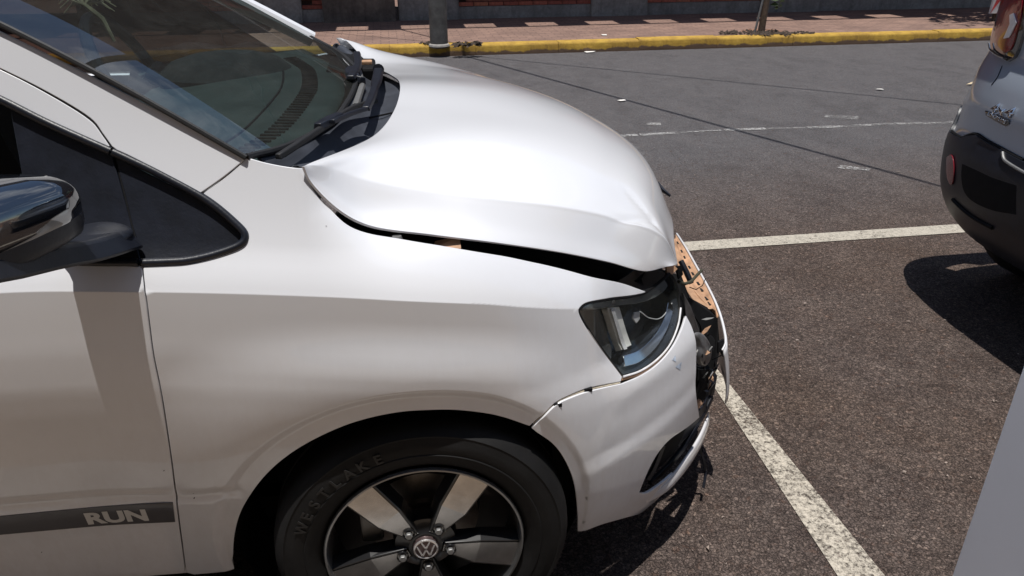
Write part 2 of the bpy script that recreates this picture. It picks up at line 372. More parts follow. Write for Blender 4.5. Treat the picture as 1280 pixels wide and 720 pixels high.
def panel(name, outline, fn, mat, parent, step=.016, off=0.0, th=.010, flip=1, extra=None, fine=None):
    """sheet of the surface fn(s,z) inside an outline, with rounded-over folded edges; normals come from the surface itself"""
    P = [tuple(map(float, p)) for p in outline]
    if area2(P) < 0: P = P[::-1]
    A2 = np.array(P); lo = A2.min(0); hi = A2.max(0)
    pts = [Vector(p) for p in P]; nb = len(P)
    gx = np.arange(lo[0]+step*.5, hi[0], step); gz = np.arange(lo[1]+step*.5, hi[1], step)
    X, Z = np.meshgrid(gx, gz); X = X.ravel(); Z = Z.ravel()
    if fn is S or fn is Sf:
        # rows follow the shoulder crease so that the kink in the surface stays a clean line
        gx2 = np.arange(lo[0]+.005, hi[0], .01)
        gw = [-.002, .0003, .0025]+[.0003+step*(k+.5) for k in range(60)]+[-.002-step*(k+.5) for k in range(90)]
        X = []; Z = []
        for k, w_ in enumerate(gw):
            for x_ in (gx2 if k < 3 else gx):
                z_ = crease_z(x_)+w_; q_ = math.hypot(x_-CX, z_-CZ)-AR
                if .004 < q_ < .060 and z_ > CZ-.12 and x_ < .40: continue
                X.append(x_); Z.append(z_)
        for q_ in (.008, .014, .019, .023, .027, .031, .035, .039, .043, .050, .057):
            for a_ in np.arange(-19.5, 200, 1.5):
                X.append(CX+(AR+q_)*math.cos(math.radians(a_))); Z.append(CZ+(AR+q_)*math.sin(math.radians(a_)))
        X = np.array(X); Z = np.array(Z)
    inside = np.zeros(len(X), bool); dmin = np.full(len(X), 9.)
    for i in range(nb):
        x0, z0 = P[i]; x1, z1 = P[(i+1) % nb]
        c_ = ((z0 > Z) != (z1 > Z)) & (X < (x1-x0)*(Z-z0)/((z1-z0) if z1 != z0 else 1e-9)+x0); inside ^= c_
        L = (x1-x0)**2+(z1-z0)**2; t = np.clip(((X-x0)*(x1-x0)+(Z-z0)*(z1-z0))/max(L, 1e-12), 0, 1)
        dmin = np.minimum(dmin, np.hypot(X-x0-t*(x1-x0), Z-z0-t*(z1-z0)))
    ok = inside & (dmin > step*.35)
    pts += [Vector((x, z)) for x, z in zip(X[ok], Z[ok])]
    if extra: pts += [Vector(p) for p in extra]
    r = delaunay_2d_cdt(pts, [], [list(range(nb))], 1, 1e-7)
    V2, F2 = r[0], r[2]
    # boundary loop of the result in order
    V = []; N = []
    for p in V2:
        q = Vector(fn(p[0], p[1])); n_ = sgrad(fn, p[0], p[1])*flip; V.append(q+n_*off); N.append(n_)
    Fc = [tuple(f) for f in F2]
    tst = [f for f in Fc[:1]]
    a, b, c_ = Fc[len(Fc)//2][:3]; fnm = (V[b]-V[a]).cross(V[c_]-V[a])
    if fnm.dot(N[a]) < 0: Fc = [tuple(reversed(f)) for f in Fc]
    if th:
        rd = min(.002, th*.3)
        ed = {}
        for f in Fc:
            for i in range(len(f)):
                k = (f[i], f[(i+1) % len(f)]); ed[k] = 1
        bd = [k for k in ed if (k[1], k[0]) not in ed]
        nv = {}
        # outward in-plane direction per boundary vertex
        outd = {}
        for a, b in bd:
            t = (V[b]-V[a]).normalized()
            for v in (a, b):
                d = t.cross(N[v]); outd[v] = outd.get(v, Vector((0, 0, 0)))+d
        for v, d in outd.items():
            d.normalize(); n_ = N[v]; i0 = len(V)
            V.append(V[v].copy()); N.append(n_)                         # duplicate kept on the face (smooth start)
            V.append(V[v]+d*rd*.6-n_*rd*.4); N.append((n_+d).normalized())
            V.append(V[v]+d*rd*.8-n_*rd*1.2); N.append(d)
            V.append(V[v]+d*rd*.6-n_*th); N.append(d)
            nv[v] = i0
        for a, b in bd:
            p, q = nv[a], nv[b]
            for k in range(3): Fc.append((a if k == 0 else p+k, p+k+1, q+k+1, b if k == 0 else q+k))
    me = bpy.data.meshes.new(name); me.from_pydata([tuple(v) for v in V], [], Fc); me.update()
    me.polygons.foreach_set('use_smooth', [True]*len(me.polygons))
    me.normals_split_custom_set_from_vertices([tuple(n_) for n_ in N])
    return link(name, me, mat, parent)
def sheet(name, fn, nu, nv, mat, parent, th=None, flipn=False):
    """smooth sheet from fn(u,v), u,v in 0..1"""
    V = []; F_ = []
    for i in range(nu):
        for j in range(nv): V.append(fn(i/(nu-1), j/(nv-1)))
    for i in range(nu-1):
        for j in range(nv-1):
            q = (i*nv+j, (i+1)*nv+j, (i+1)*nv+j+1, i*nv+j+1); F_.append(q[::-1] if flipn else q)
    o = raw(name, V, F_, mat, parent, sharp=60)
    if th:
        md = o.modifiers.new('thickness', 'SOLIDIFY'); md.thickness = th; md.offset = -1
    return o
def text_mesh(body, size, extr=0.0, bold=0.0):
    cu = bpy.data.curves.new('lettering', 'FONT'); cu.body = body; cu.size = size; cu.extrude = extr; cu.offset = bold; cu.resolution_u = 4
    o = bpy.data.objects.new('lettering', cu); col.objects.link(o)
    dg = bpy.context.evaluated_depsgraph_get(); dg.update()
    me = bpy.data.meshes.new_from_object(o.evaluated_get(dg)); bpy.data.objects.remove(o); return me

# ------------------------------------------------------------------ body surface definitions
def lerp(x, xs, ys): return float(np.interp(x, xs, ys))
def mono(x, xs, ys):
    # monotone-ish smooth (Catmull-Rom / Hermite) interpolation
    n = len(xs)
    if x <= xs[0]: return ys[0] + (x-xs[0])*(ys[1]-ys[0])/(xs[1]-xs[0])
    if x >= xs[-1]: return ys[-1] + (x-xs[-1])*(ys[-1]-ys[-2])/(xs[-1]-xs[-2])
    i = 0
    while x > xs[i+1]: i += 1
    def sl(k):
        if k <= 0: return (ys[1]-ys[0])/(xs[1]-xs[0])
        if k >= n-1: return (ys[-1]-ys[-2])/(xs[-1]-xs[-2])
        a = (ys[k]-ys[k-1])/(xs[k]-xs[k-1]); b = (ys[k+1]-ys[k])/(xs[k+1]-xs[k])
        if a*b <= 0: return 0.0
        return 2*a*b/(a+b)
    h = xs[i+1]-xs[i]; t = (x-xs[i])/h
    m0, m1 = sl(i)*h, sl(i+1)*h
    return (2*t**3-3*t*t+1)*ys[i] + (t**3-2*t*t+t)*m0 + (-2*t**3+3*t*t)*ys[i+1] + (t**3-t*t)*m1
def sstep(a, b, x):
    t = min(1, max(0, (x-a)/(b-a))); return t*t*(3-2*t)
YC = .82; XC = -.05
CX, CZ, AR = -.022, .305, .353          # wheel arch opening
def crease_z(x): return mono(x, [-3, -.62, -.417, -.145, .0, .126, .22, .328, .6], [.955, .934, .919, .889, .868, .843, .816, .784, .715])
LOW = ([-.80, -.62, -.53, -.46, -.40, -.30, -.22, -.17, -.12, -.07, -.03, -.004], [.130, .094, .077, .0655, .0565, .0425, .0335, .0300, .0295, .0312, .0330, .0345])
LOWF = ([-.80, -.62, -.53, -.46, -.40, -.30, -.22, -.14, -.07, -.03, -.004], [.115, .060, .028, .012, .004, 0, .0025, .010, .021, .0285, .0345])
UPA = ([.0, .02, .07, .20, .40, .60, .75], [.035, .046, .078, .135, .205, .285, .37])
UPC = ([.0, .02, .05, .10, .15, .2], [.035, .046, .066, .115, .19, .28])
UPB = ([.0, .012, .035, .06, .085, .11, .13], [.035, .043, .062, .088, .122, .17, .24])
def offs(x, z):
    w = z - crease_z(x)
    if w <= 0:
        o = mono(w, *LOW)
        if x > .12: c = sstep(.12, .40, x); o = o*(1-c)+mono(w, *LOWF)*c
    else:
        k = sstep(-.17, .01, x)
        o = mono(w, *UPA)*(1-k) + mono(w, *UPB)*k
        if x > .3:
            c = sstep(.3, .45, x); o = o*(1-c) + mono(w, *UPC)*c
    # wheel arch bulge and lip
    r = math.hypot((x-CX), (z-CZ)*1.0)
    if z > CZ-.12:
        up = max(0, (z-CZ)/max(r, 1e-6))
        q = (r-AR)
        bul = .017*sstep(.26, .045, q)*(.35+.65*up)*sstep(-.04, -.15, w)
        if x > .1: bul *= sstep(.42, .15, x)
        o -= bul
        if q < .06 and x < .36: o += .0055*sstep(.042, .022, q)
    if x < -.33: o += .0045*sstep(.020, .0, abs(z-.488+.03*(x+.44)))*sstep(-.33, -.37, x)
    if x > .3:      # bumper corner: ledge under the lamp and a swage line
        k = sstep(.30, .42, x)
        zl = mono(x, [.3, .355, .47, .60, .9], [.40, .415, .425, .435, .45])
        o -= .007*k*sstep(zl+.045, zl, z)*sstep(.20, .30, z)
        o += .003*sstep(.36, .5, x)*math.exp(-((z-.535)/.032)**2)
        o += .028*sstep(.36, .5, x)*sstep(.565, .665, z)
    return o
def front_x(z):
    return mono(z, [.12, .18, .25, .33, .42, .50, .57, .62, .66, .72, .80, .88], [.80, .845, .865, .875, .877, .872, .855, .825, .79, .775, .755, .72])
def S(s, z):
    """body shell: s runs along the side then round the nose; returns a point"""
    if s <= XC: return (s, offs(s, z), z)
    a = front_x(z) - XC
    ph = (s-XC)/a
    o = offs(s, z)
    n = 1.0
    return (XC + a*math.sin(ph), YC - (YC-o)*math.cos(ph) if ph < math.pi/2 else YC, z)

def wagon_rear_x(z):
    return mono(z, [.28, .36, .48, .62, .72, .77, .80, .9, 1.0, 1.1, 1.25, 1.45, 1.62, 1.70], [2.247, 2.176, 2.13, 2.121, 2.14, 2.138, 2.13, 2.15, 2.185, 2.18, 2.17, 2.26, 2.36, 2.50])
def wagon_half(z):
    return mono(z, [.28, .4, .6, .78, .82, .95, 1.1, 1.3, 1.6, 1.7], [.84, .88, .90, .89, .865, .875, .86, .82, .70, .60])
WN, WD, WY = 2.9, .42, .86
def J(t, z):
    """second car's shell: t = angle round the tail (0 = middle of the tail, pi/2 = far side)"""
    h = wagon_half(z); a = max(-math.pi/2, min(math.pi/2, t))
    sn = abs(math.sin(a))**(2/WN)*(1 if a >= 0 else -1); cs = abs(math.cos(a))**(2/WN)
    x = wagon_rear_x(z) + WD*(1-cs) + max(0, abs(t)-math.pi/2)*1.0
    return (x, WY + h*sn, z)


def Sf(s_, z_):
    p = S(s_, z_); return (p[0], 2*YC-p[1], p[2])

# ------------------------------------------------------------------ ground, road, kerbs, pavements, wall
def strip(name, pts, z, mat, parent=None, kind='structure', th=None):
    o = raw(name, [(x, y, z) for x, y in pts], [tuple(range(len(pts)))], mat, parent, smooth=False)
    if parent is None and kind: o['kind'] = kind
    return o
strip('ground', [(-900, -900), (900, -900), (900, 900), (-900, 900)], -.02, M['earth'])
KY = 8.12; WY0 = 10.72
def gridground():
    xs = np.concatenate([np.arange(-60, -3, 3), np.arange(-3, 12, .5), np.arange(12, 61, 4)]); ys = np.linspace(-.15, KY, 30)
    V = [(x, y, 0) for x in xs for y in ys]; n = len(ys)
    F_ = [(i*n+j, (i+1)*n+j, (i+1)*n+j+1, i*n+j+1) for i in range(len(xs)-1) for j in range(n-1)]
    o = raw('road', V, F_, M['asphalt'], smooth=False); o['kind'] = 'structure'
gridground()
# far kerb, near kerb (rounded top edge) and pavements
def kerb(name, y0, y1, h, mat, x0, x1, face=1, seg=1.0):
    rt_ = empty(name, ((x0+x1)/2, (y0+y1)/2, 0)); rt_['kind'] = 'structure'
    x = x0; k = 0
    rr = random.Random(5); piece = None
    while x < x1-.01:
        L = min(seg, x1-x); dz = rr.uniform(-.006, .006); dy = rr.uniform(-.006, .006)
        r_ = .03
        if face > 0: pr = [(y0, -.01), (y0, h-r_), (y0+r_*.3, h-r_*.3), (y0+r_, h), (y1, h), (y1, -.01)]
        else: pr = [(y0, -.01), (y0, h), (y1-r_, h), (y1-r_*.3, h-r_*.3), (y1, h-r_), (y1, -.01)]
        if piece is None:
            V = []
            for xx in (0.0015, seg-.0015):
                for a, b in pr: V.append((xx, a-(y0+y1)/2, b))
            n = len(pr); F_ = [(i, (i+1) % n, (i+1) % n+n, i+n) for i in range(n)]+[tuple(range(n))[::-1], tuple(range(n, 2*n))]
            piece = raw('kerbstone', V, F_, mat, None, sharp=50); o = piece
        else:
            o = piece.copy(); col.objects.link(o)
        o.parent = rt_; o.location = (x-(x0+x1)/2, dy, dz); o.scale = (L/seg, 1, 1)
        x += L
kerb('far_kerb', KY, KY+.16, .13, M['kerb'], -12, 26)
strip('far_sidewalk', [(-60, KY+.16), (60, KY+.16), (60, 60), (-60, 60)], .118, M['paving'])
kerb('near_kerb', -.31, -.15, .13, M['concrete'], -8, 8, face=-1)
strip('near_sidewalk', [(-60, -30), (60, -30), (60, -.31), (-60, -.31)], .118, M['nearpave'])
# stall and lane paint
def ground_sheet(name, poly, z, mat): return strip(name, poly, z, mat)
gx0 = 1.065
ground_sheet('stall_line', [(1.0194, 0.9690), (1.0741, 1.0447), (1.1047, 0.0943), (1.115, -.10), (1.0, -.10), (0.9914, 0.0970)], .004, M['line'])
ground_sheet('stall_border_line', [(-4.6, 2.085), (6.5, 2.085), (6.5, 2.195), (-4.6, 2.195)], .004, M['line2'])
rr = random.Random(11)
# what is left of the dashed lane line
ln = [(1.5604, 4.2332), (1.7955, 4.2400), (2.1128, 4.2574), (2.4666, 4.2702), (2.8167, 4.2600), (3.1291, 4.2318), (3.4569, 4.2264), (3.8656, 4.2339), (4.2795, 4.1893), (4.7954, 4.1806)]
for i in range(len(ln)-1):
    a_, b_ = ln[i], ln[i+1]; w_ = .06 if i not in (2, 4) else .03
    ground_sheet('lane_dash', [(a_[0], a_[1]-w_/2), (b_[0]-.02, b_[1]-w_/2), (b_[0]-.02, b_[1]+w_/2), (a_[0], a_[1]+w_/2)], .004, M['faded'])
ground_sheet('lane_dash', [(2.7840, 3.2172), (2.9564, 3.1360), (2.9958, 3.1816), (2.8418, 3.2788)], .004, M['faded'])
ground_sheet('lane_dash', [(3.4242, 4.5250), (3.6446, 4.4048), (3.7176, 4.5026), (3.4800, 4.5999)], .004, M['faded'])
ground_sheet('lane_dash', [(1.9329, 4.5125), (2.0432, 4.4936), (2.0684, 4.5676), (1.9569, 4.5867)], .004, M['faded'])

# far boundary wall: plinth, pillars, brick panels, unseen shade slats added above
wall = empty('boundary_wall', (3, WY0, 0)); tag(wall, 'long low boundary wall of grey pillars and red brick panels across the street', 'wall')
X0w, X1w = -8.0, 22.0
MB().box((X0w, WY0, .0), (X1w, WY0+.25, .29)).build('plinth', M['concrete'], wall, smooth=False, bev=.01)
pil = [(-4.2, -3.5), (-1.9, -1.2), ((-0.8551, 10.7427, 0.1200)[0]-.05, (0.1419, 10.5554, 0.1200)[0]-.02), ((0.1647, 10.5511, 0.1200)[0], (1.0467, 10.6813, 0.1200)[0]), ((3.0485, 10.8268, 0.1200)[0], (3.9195, 10.7709, 0.1200)[0]), ((5.7669, 10.7576, 0.1200)[0], (6.7364, 10.8071, 0.1200)[0]), (9.9, 10.6), (12.9, 13.6), (15.9, 16.6), (18.9, 19.6)]
for i, (a, b) in enumerate(pil):
    p_ = MB().box((a, WY0-.05-(.06 if i == 2 else 0), .0), (b, WY0+.31, 2.9)).build('pillar', M['concrete2'] if i == 2 else M['concrete'], wall, smooth=False, bev=.012)
    if i == 2: p_['label'] = 'rough brown stained pillar'
wb = random.Random(3); bm_mesh = None; nbrick = 0; rest = MB()
edges = sorted(pil); spans = [(edges[i][1], edges[i+1][0]) for i in range(len(edges)-1)]
bmeshes = []
for k in range(4):
    V = [(x*.103*2-.103, y*.1-.05, z*.052) for x in (0, 1) for y in (0, 1) for z in (0, 1)]
    me_ = bpy.data.meshes.new('brick'); me_.from_pydata(V, [], [(0, 1, 3, 2), (4, 6, 7, 5), (0, 4, 5, 1), (2, 3, 7, 6), (0, 2, 6, 4), (1, 5, 7, 3)]); me_.materials.append(M['bricks'][k]); bmeshes.append(me_)
woff = Vector((3, WY0, 0))
for a, b in spans:
    if b-a < .25: continue
    MB().box((a, WY0+.06, .29), (b, WY0+.2, 2.75)).build('brick_backing', M['mortar'], wall, smooth=False)
    n = max(1, int((b-a)/.217)); pitch = (b-a)/n
    for r_ in range(39):
        z = .296+r_*.0625
        for i in range(n):
            shift = pitch/2 if r_ % 2 else 0
            xa = a+i*pitch+shift; 
            if xa+pitch > b+.02: xa = a+i*pitch+shift; 
            L = pitch-.010
            x0 = xa+.005; x1 = min(x0+L, b-.002)
            if x1-x0 < .03: continue
            dy = wb.uniform(-.006, .006)
            if r_ < 3 and a > -1 and a < 9:
                o = bpy.data.objects.new('brick', bmeshes[wb.randrange(4)]); col.objects.link(o); o.parent = wall
                o.location = Vector(((x0+x1)/2, WY0+.05+dy, z))-woff; o.scale = ((x1-x0)/.206, 1, 1); nbrick += 1
            elif r_ < 12 or True:
                rest.box((x0, WY0+dy, z), (x1, WY0+.1+dy, z+.052))
o = rest.build('upper_brickwork', M['bricks'][1], wall, smooth=False); o['kind'] = 'stuff'
MB().box((X0w, WY0-.02, 2.75), (X1w, WY0+.27, 2.93)).build('coping', M['concrete'], wall, smooth=False, bev=.01)
# unseen slatted slab added to cast the row of light patches on the pavement
def shad(y, z): return y-sdir.y/sdir.z*-z
HC_ = 2.62
def cy(yg): return yg+sdir.y/sdir.z*HC_
MB().box((X0w, cy(10.12), HC_), (X1w, WY0-.055, HC_+.07)).build('added_shade_slab', M['concrete'], wall, smooth=False)
MB().box((X0w, cy(9.66), HC_), (X1w, cy(9.74), HC_+.07)).build('added_shade_edge', M['concrete'], wall, smooth=False)
bar0 = None
for i in range(32):
    if bar0 is None: bar0 = MB().box((-.225, 0, 0), (.225, .376, .066)).build('added_shade_bar', M['concrete'], wall, smooth=False); fp = bar0
    else: fp = bar0.copy(); col.objects.link(fp)
    fp.location = Vector((1.70+.873*(i-10)+sdir.x/sdir.z*HC_, cy(9.742), HC_+.002))-woff
# brick building set back behind the wall (fills what the glass and paint mirror)
fb = empty('brick_building', (2, 19, 0)); tag(fb, 'tall brown brick building behind the boundary wall', 'building')
MB().box((-26, 16.5, 0), (30, 22, 12.5)).build('brick_wall', M['brickfar'], fb, smooth=False)
MB().box((-26.1, 16.38, 3.3), (30.1, 16.5, 3.7)).build('concrete_beam', M['concrete2'], fb, smooth=False)
# unseen building behind the camera, put in tall to block sky and darken reflections
near = empty('near_sky_block', (0, -6, 0)); tag(near, 'unseen plastered building behind the near pavement, made tall to block sky', 'building')
MB().box((-20, -9, 0), (20, -5.2, 11.5)).build('plaster_wall', M['plaster'], near, smooth=False)

# lamp pole with leaves at its foot
pc = (0.5758, 8.1290, 0.1200)
pole = empty('utility_pole', pc); tag(pole, 'dark round utility pole standing at the edge of the far pavement', 'pole')
MB().tube([(pc[0], pc[1], .10), (pc[0], pc[1], 2), (pc[0], pc[1], 8.2)], [.105, .10, .085], 20).build('shaft', M['pole'], pole)
MB().lathe([(.105, 0), (.125, .0), (.12, .02), (.105, .03)], (pc[0], pc[1], .118), 'z', 20).build('footing', M['concrete'], pole)
# bare sapling with stake
tcn = (4.7026, 8.4176, 0.1200)
sap = empty('sapling', tcn); tag(sap, 'thin young tree trunk tied to a stake on the far pavement', 'tree')
MB().tube([(tcn[0], tcn[1], .1), (tcn[0]+.03, tcn[1], .8), (tcn[0]+.10, tcn[1]+.02, 1.6), (tcn[0]+.08, tcn[1], 2.6)], [.045, .035, .03, .022], 10).build('trunk', M['wood'], sap)
sk = MB().tube([(tcn[0]-.1, tcn[1]-.02, .1), (tcn[0]+.02, tcn[1], .9), (tcn[0]+.1, tcn[1]+.03, 1.5)], .014, 8).build('stake', M['grey_metal'], sap)
def crown(cx, cy, cz, R_, n, name, parent, sz=.09, seed=1):
    g = random.Random(seed); V = []; F_ = []
    for i in range(n):
        while True:
            p = Vector((g.uniform(-1, 1), g.uniform(-1, 1), g.uniform(-1, 1)))
            if .25 < p.length < 1: break
        lump = 1+.35*math.sin(p.x*5+seed)*math.cos(p.y*4.3); p = Vector((cx+p.x*R_*lump, cy+p.y*R_*lump, cz+p.z*R_*.7))
        a = Vector((g.gauss(0, 1), g.gauss(0, 1), g.gauss(0, 1))).normalized(); b = a.orthogonal().normalized(); s_ = sz*g.uniform(.6, 1.4)
        k = len(V); V += [p-a*s_, p+b*s_*.4, p+a*s_, p-b*s_*.4]; F_.append((k, k+1, k+2, k+3))
    return raw(name, V, F_, M['leaf'], parent, smooth=False)
lf = MB(); g = random.Random(4)
for i in range(10):
    a = g.uniform(0, 6.28); p = Vector((tcn[0]+.18, tcn[1]-.02, .42+i*.02)); lf.add([p, p+Vector((math.cos(a)*.05, math.sin(a)*.05, .04)), p+Vector((math.cos(a)*.11, math.sin(a)*.11, .0)), p+Vector((math.cos(a+.6)*.05, math.sin(a+.6)*.05, -.01))], [(0, 1, 2, 3)])
lf.build('leaf_tuft', M['leaf'], sap, smooth=False)
MB().tube([(tcn[0]+.08, tcn[1], 2.5), (tcn[0]+.2, tcn[1]+.1, 2.9), (tcn[0]+.22, tcn[1]+.1, 3.2)], [.014, .01, .004], 6).build('twig', M['wood'], sap)
def heap(name, c, rx, ry, n, mat, label, catg, seed, z=.12, s0=.03):
    g = random.Random(seed); m = MB()
    for i in range(n):
        a = g.uniform(0, 6.28); r_ = math.sqrt(g.random()); p = Vector((c[0]+math.cos(a)*r_*rx, c[1]+math.sin(a)*r_*ry, z+g.uniform(.002, .035)))
        u = Vector((g.gauss(0, 1), g.gauss(0, 1), g.gauss(0, .4))).normalized()*s0*g.uniform(.5, 1.5); v = u.orthogonal().normalized()*s0*.5
        m.add([p-u, p+v, p+u, p-v], [(0, 1, 2, 3)])
    o = m.build(name, mat, None, smooth=False); tag(o, kind='stuff'); return o
heap('leaf_litter', (0.8920, 8.0014, 0.1300), .16, .07, 60, M['deadleaf'], '', '', 2, .13, .04)
heap('leaf_litter', (0.4685, 8.2123, 0.1200), .14, .08, 35, M['deadleaf'], '', '', 3)
heap('leaf_litter', (4.8732, 8.2355, 0.1200), .45, .1, 140, M['deadleaf'], '', '', 5)
heap('leaf_litter', (4.5429, 8.4470, 0.1200), .4, .12, 160, M['deadleaf'], '', '', 6)
MB().lathe([(0, .012), (.20, .012), (.27, .010), (.30, .0)], (tcn[0]+.12, tcn[1]+.16, .115), 'z', 24).build('planting_pit', M['earth'], sap)
# street tree further along (its branch shadows fall on the pavement)
tx = (8.9, 9.4)
tr = empty('street_tree', (tx[0], tx[1], .12)); tag(tr, 'street tree at the far right end of the pavement behind the parked wagon', 'tree')
MB().tube([(tx[0], tx[1], .1), (tx[0]+.05, tx[1], 1.2), (tx[0]-.05, tx[1]+.05, 2.4), (tx[0]+.05, tx[1], 3.4)], [.10, .085, .07, .04], 12).build('trunk', M['wood'], tr)
lm = MB()
for a in range(6):
    an = a*1.05; lm.tube([(tx[0], tx[1], 2.2+a*.15), (tx[0]+.5*math.cos(an), tx[1]+.4*math.sin(an), 2.8+a*.12), (tx[0]+1.3*math.cos(an), tx[1]+.9*math.sin(an), 3.3+a*.1)], [.04, .028, .01], 7)
lm.build('limb', M['wood'], tr)
crown(tx[0]-.1, tx[1], 3.4, 1.35, 1500, 'crown', tr, .11, 9)
# barrier board
bb = (5.1668, 5.0920, 0.7000)
bar = empty('striped_barrier', (bb[0]+.15, 9.0, .12)); tag(bar, 'red and white striped barrier board on the far pavement beside the tail lamp', 'barrier')
bL = (8.3798, 9.0000, 0.2490); bR = (bL[0]+1.4, 9.0, bL[2])
bz0 = bL[2]-.02; bx0 = bL[0]; hB = .30
MB().box((bx0, 9.0, bz0), (bx0+1.4, 9.03, bz0+hB)).build('board', M['barrier_white'], bar, smooth=False)
for i in range(7):
    xa = bx0-.12+i*.22; q = [(xa, bz0+.002), (xa+.11, bz0+.002), (xa+.11+.2, bz0+hB-.002), (xa+.2, bz0+hB-.002)]
    q = [(min(max(x_, bx0+.002), bx0+1.398), z_) for x_, z_ in q]
    if q[0][0] >= q[1][0]-.001 : q = [q[1], q[2], q[3]]
    MB().slab([(x_, 8.998, z_) for x_, z_ in q], (0, -.002, 0)).build('red_stripe', M['barrier_red'], bar, smooth=False)
MB().box((bx0-.01, 8.99, bz0+hB+.002), (bx0+1.41, 9.04, bz0+hB+.05)).build('top_edge', M['barrier_white'], bar, smooth=False)
for xx in (.1, 1.3): MB().box((bx0+xx, 9.032, .118), (bx0+xx+.05, 9.07, bz0+hB)).build('leg', M['wood'], bar, smooth=False)
# overhead cables (their soft shadows cross the road)
def cable(p, q, h, label, r_=.016):
    k = h/sdir.z; a = Vector((p[0], p[1], 0)); b = Vector((q[0], q[1], 0)); d = (b-a)
    a = a-d*2.0; b = b+d*1.6; path = []
    for i in range(25):
        t = i/24; s_ = a+(b-a)*t+sdir*k; path.append(s_)
    c_ = Vector(((a+b)/2).to_tuple())+sdir*k
    o = MB().tube(path, r_, 8).build('overhead_cable', M['cable'], None); tag(o, label, 'cable')
cable((1.9966, 7.1785), (4.8566, 4.7218), 4.6, 'thinner overhead cable strung across the street', .011)
cable((1.7451, 6.1061), (3.2022, 2.8009), 4.2, 'thicker overhead cable strung slantwise across the street', .016)
# litter
for (p, s_, lb) in (((1.9931, 5.3780), .035, 'small pale scrap lying by the cable shadow on the road'), ((4.4917, 5.4351), .04, 'small flattened white scrap on the far lane'), ((2.6977, 8.6357, 0.1200), .05, 'white paper scrap on the pink pavement'), ((2.3709, 8.0611), .06, 'pale crumpled scrap against the yellow kerb')):
    z0 = p[2] if len(p) > 2 else .004
    g = random.Random(int(abs(p[0])*100)); m = MB()
    pts = [(p[0]+math.cos(a*1.05)*s_*g.uniform(.6, 1.6), p[1]+math.sin(a*1.05)*s_*g.uniform(.5, 1), z0+.002+g.uniform(0, .012)) for a in range(6)]
    m.slab([(a_, b_, c_+.001*(i_ % 2)) for i_, (a_, b_, c_) in enumerate(pts)], (0, 0, .001)); o = m.build('litter_scrap', M['litter'], None, smooth=False); tag(o, lb, 'litter', 'scraps of litter in the street')
leafp = (5.5055, 5.4878)
o = MB().slab([(leafp[0]-.09, leafp[1], .012), (leafp[0]-.02, leafp[1]-.02, .02), (leafp[0]+.09, leafp[1], .015), (leafp[0], leafp[1]+.03, .03)], (0, 0, .004)).build('dry_leaf', M['straw'], None, smooth=False)
tag(o, 'single dry leaf on the far lane beside the wagon', 'leaf')
# loose grit on the parking strip
g = random.Random(21); m = MB()
for i in range(3500):
    x = g.uniform(.3, 4.2); y = g.uniform(-.1, 3.4)
    s_ = .0014*math.exp(g.gauss(.2, .45)); k = [Vector((x+g.gauss(0, 1)*s_, y+g.gauss(0, 1)*s_, .002+g.random()*s_*1.3)) for _ in range(5)]
    m.add(k, [(0, 1, 2), (0, 2, 3), (0, 3, 4), (1, 2, 4), (1, 3, 4)])
M['grit'] = plain('grit', (.26, .21, .18), .9, var=.5, vscale=8)
o = m.build('loose_grit', M['grit'], None, smooth=False); o['kind'] = 'stuff'

# sheet-metal cabinet close to the camera, right edge of the photo
cab = empty('street_cabinet', (1.1, -.50, .118)); tag(cab, 'plain blue grey sheet metal cabinet close to the camera in the lower right corner', 'cabinet')
cx0 = .783
MB().box((cx0, -.62, .118), (cx0+.75, -.40, 1.22)).build('cabinet_body', M['metalgrey'], cab, smooth=False, bev=.004)
MB().box((cx0-.02, -.64, 1.22), (cx0+.77, -.38, 1.25)).build('cabinet_lid', M['metalgrey'], cab, smooth=False, bev=.006)

# ------------------------------------------------------------------ the damaged white hatchback
car = empty('white_hatchback', (0, .82, 0)); tag(car, 'damaged white hatchback with buckled bonnet and torn front bumper in the foreground', 'car')
arch = lambda a: (CX+AR*math.cos(a), CZ+AR*math.sin(a))
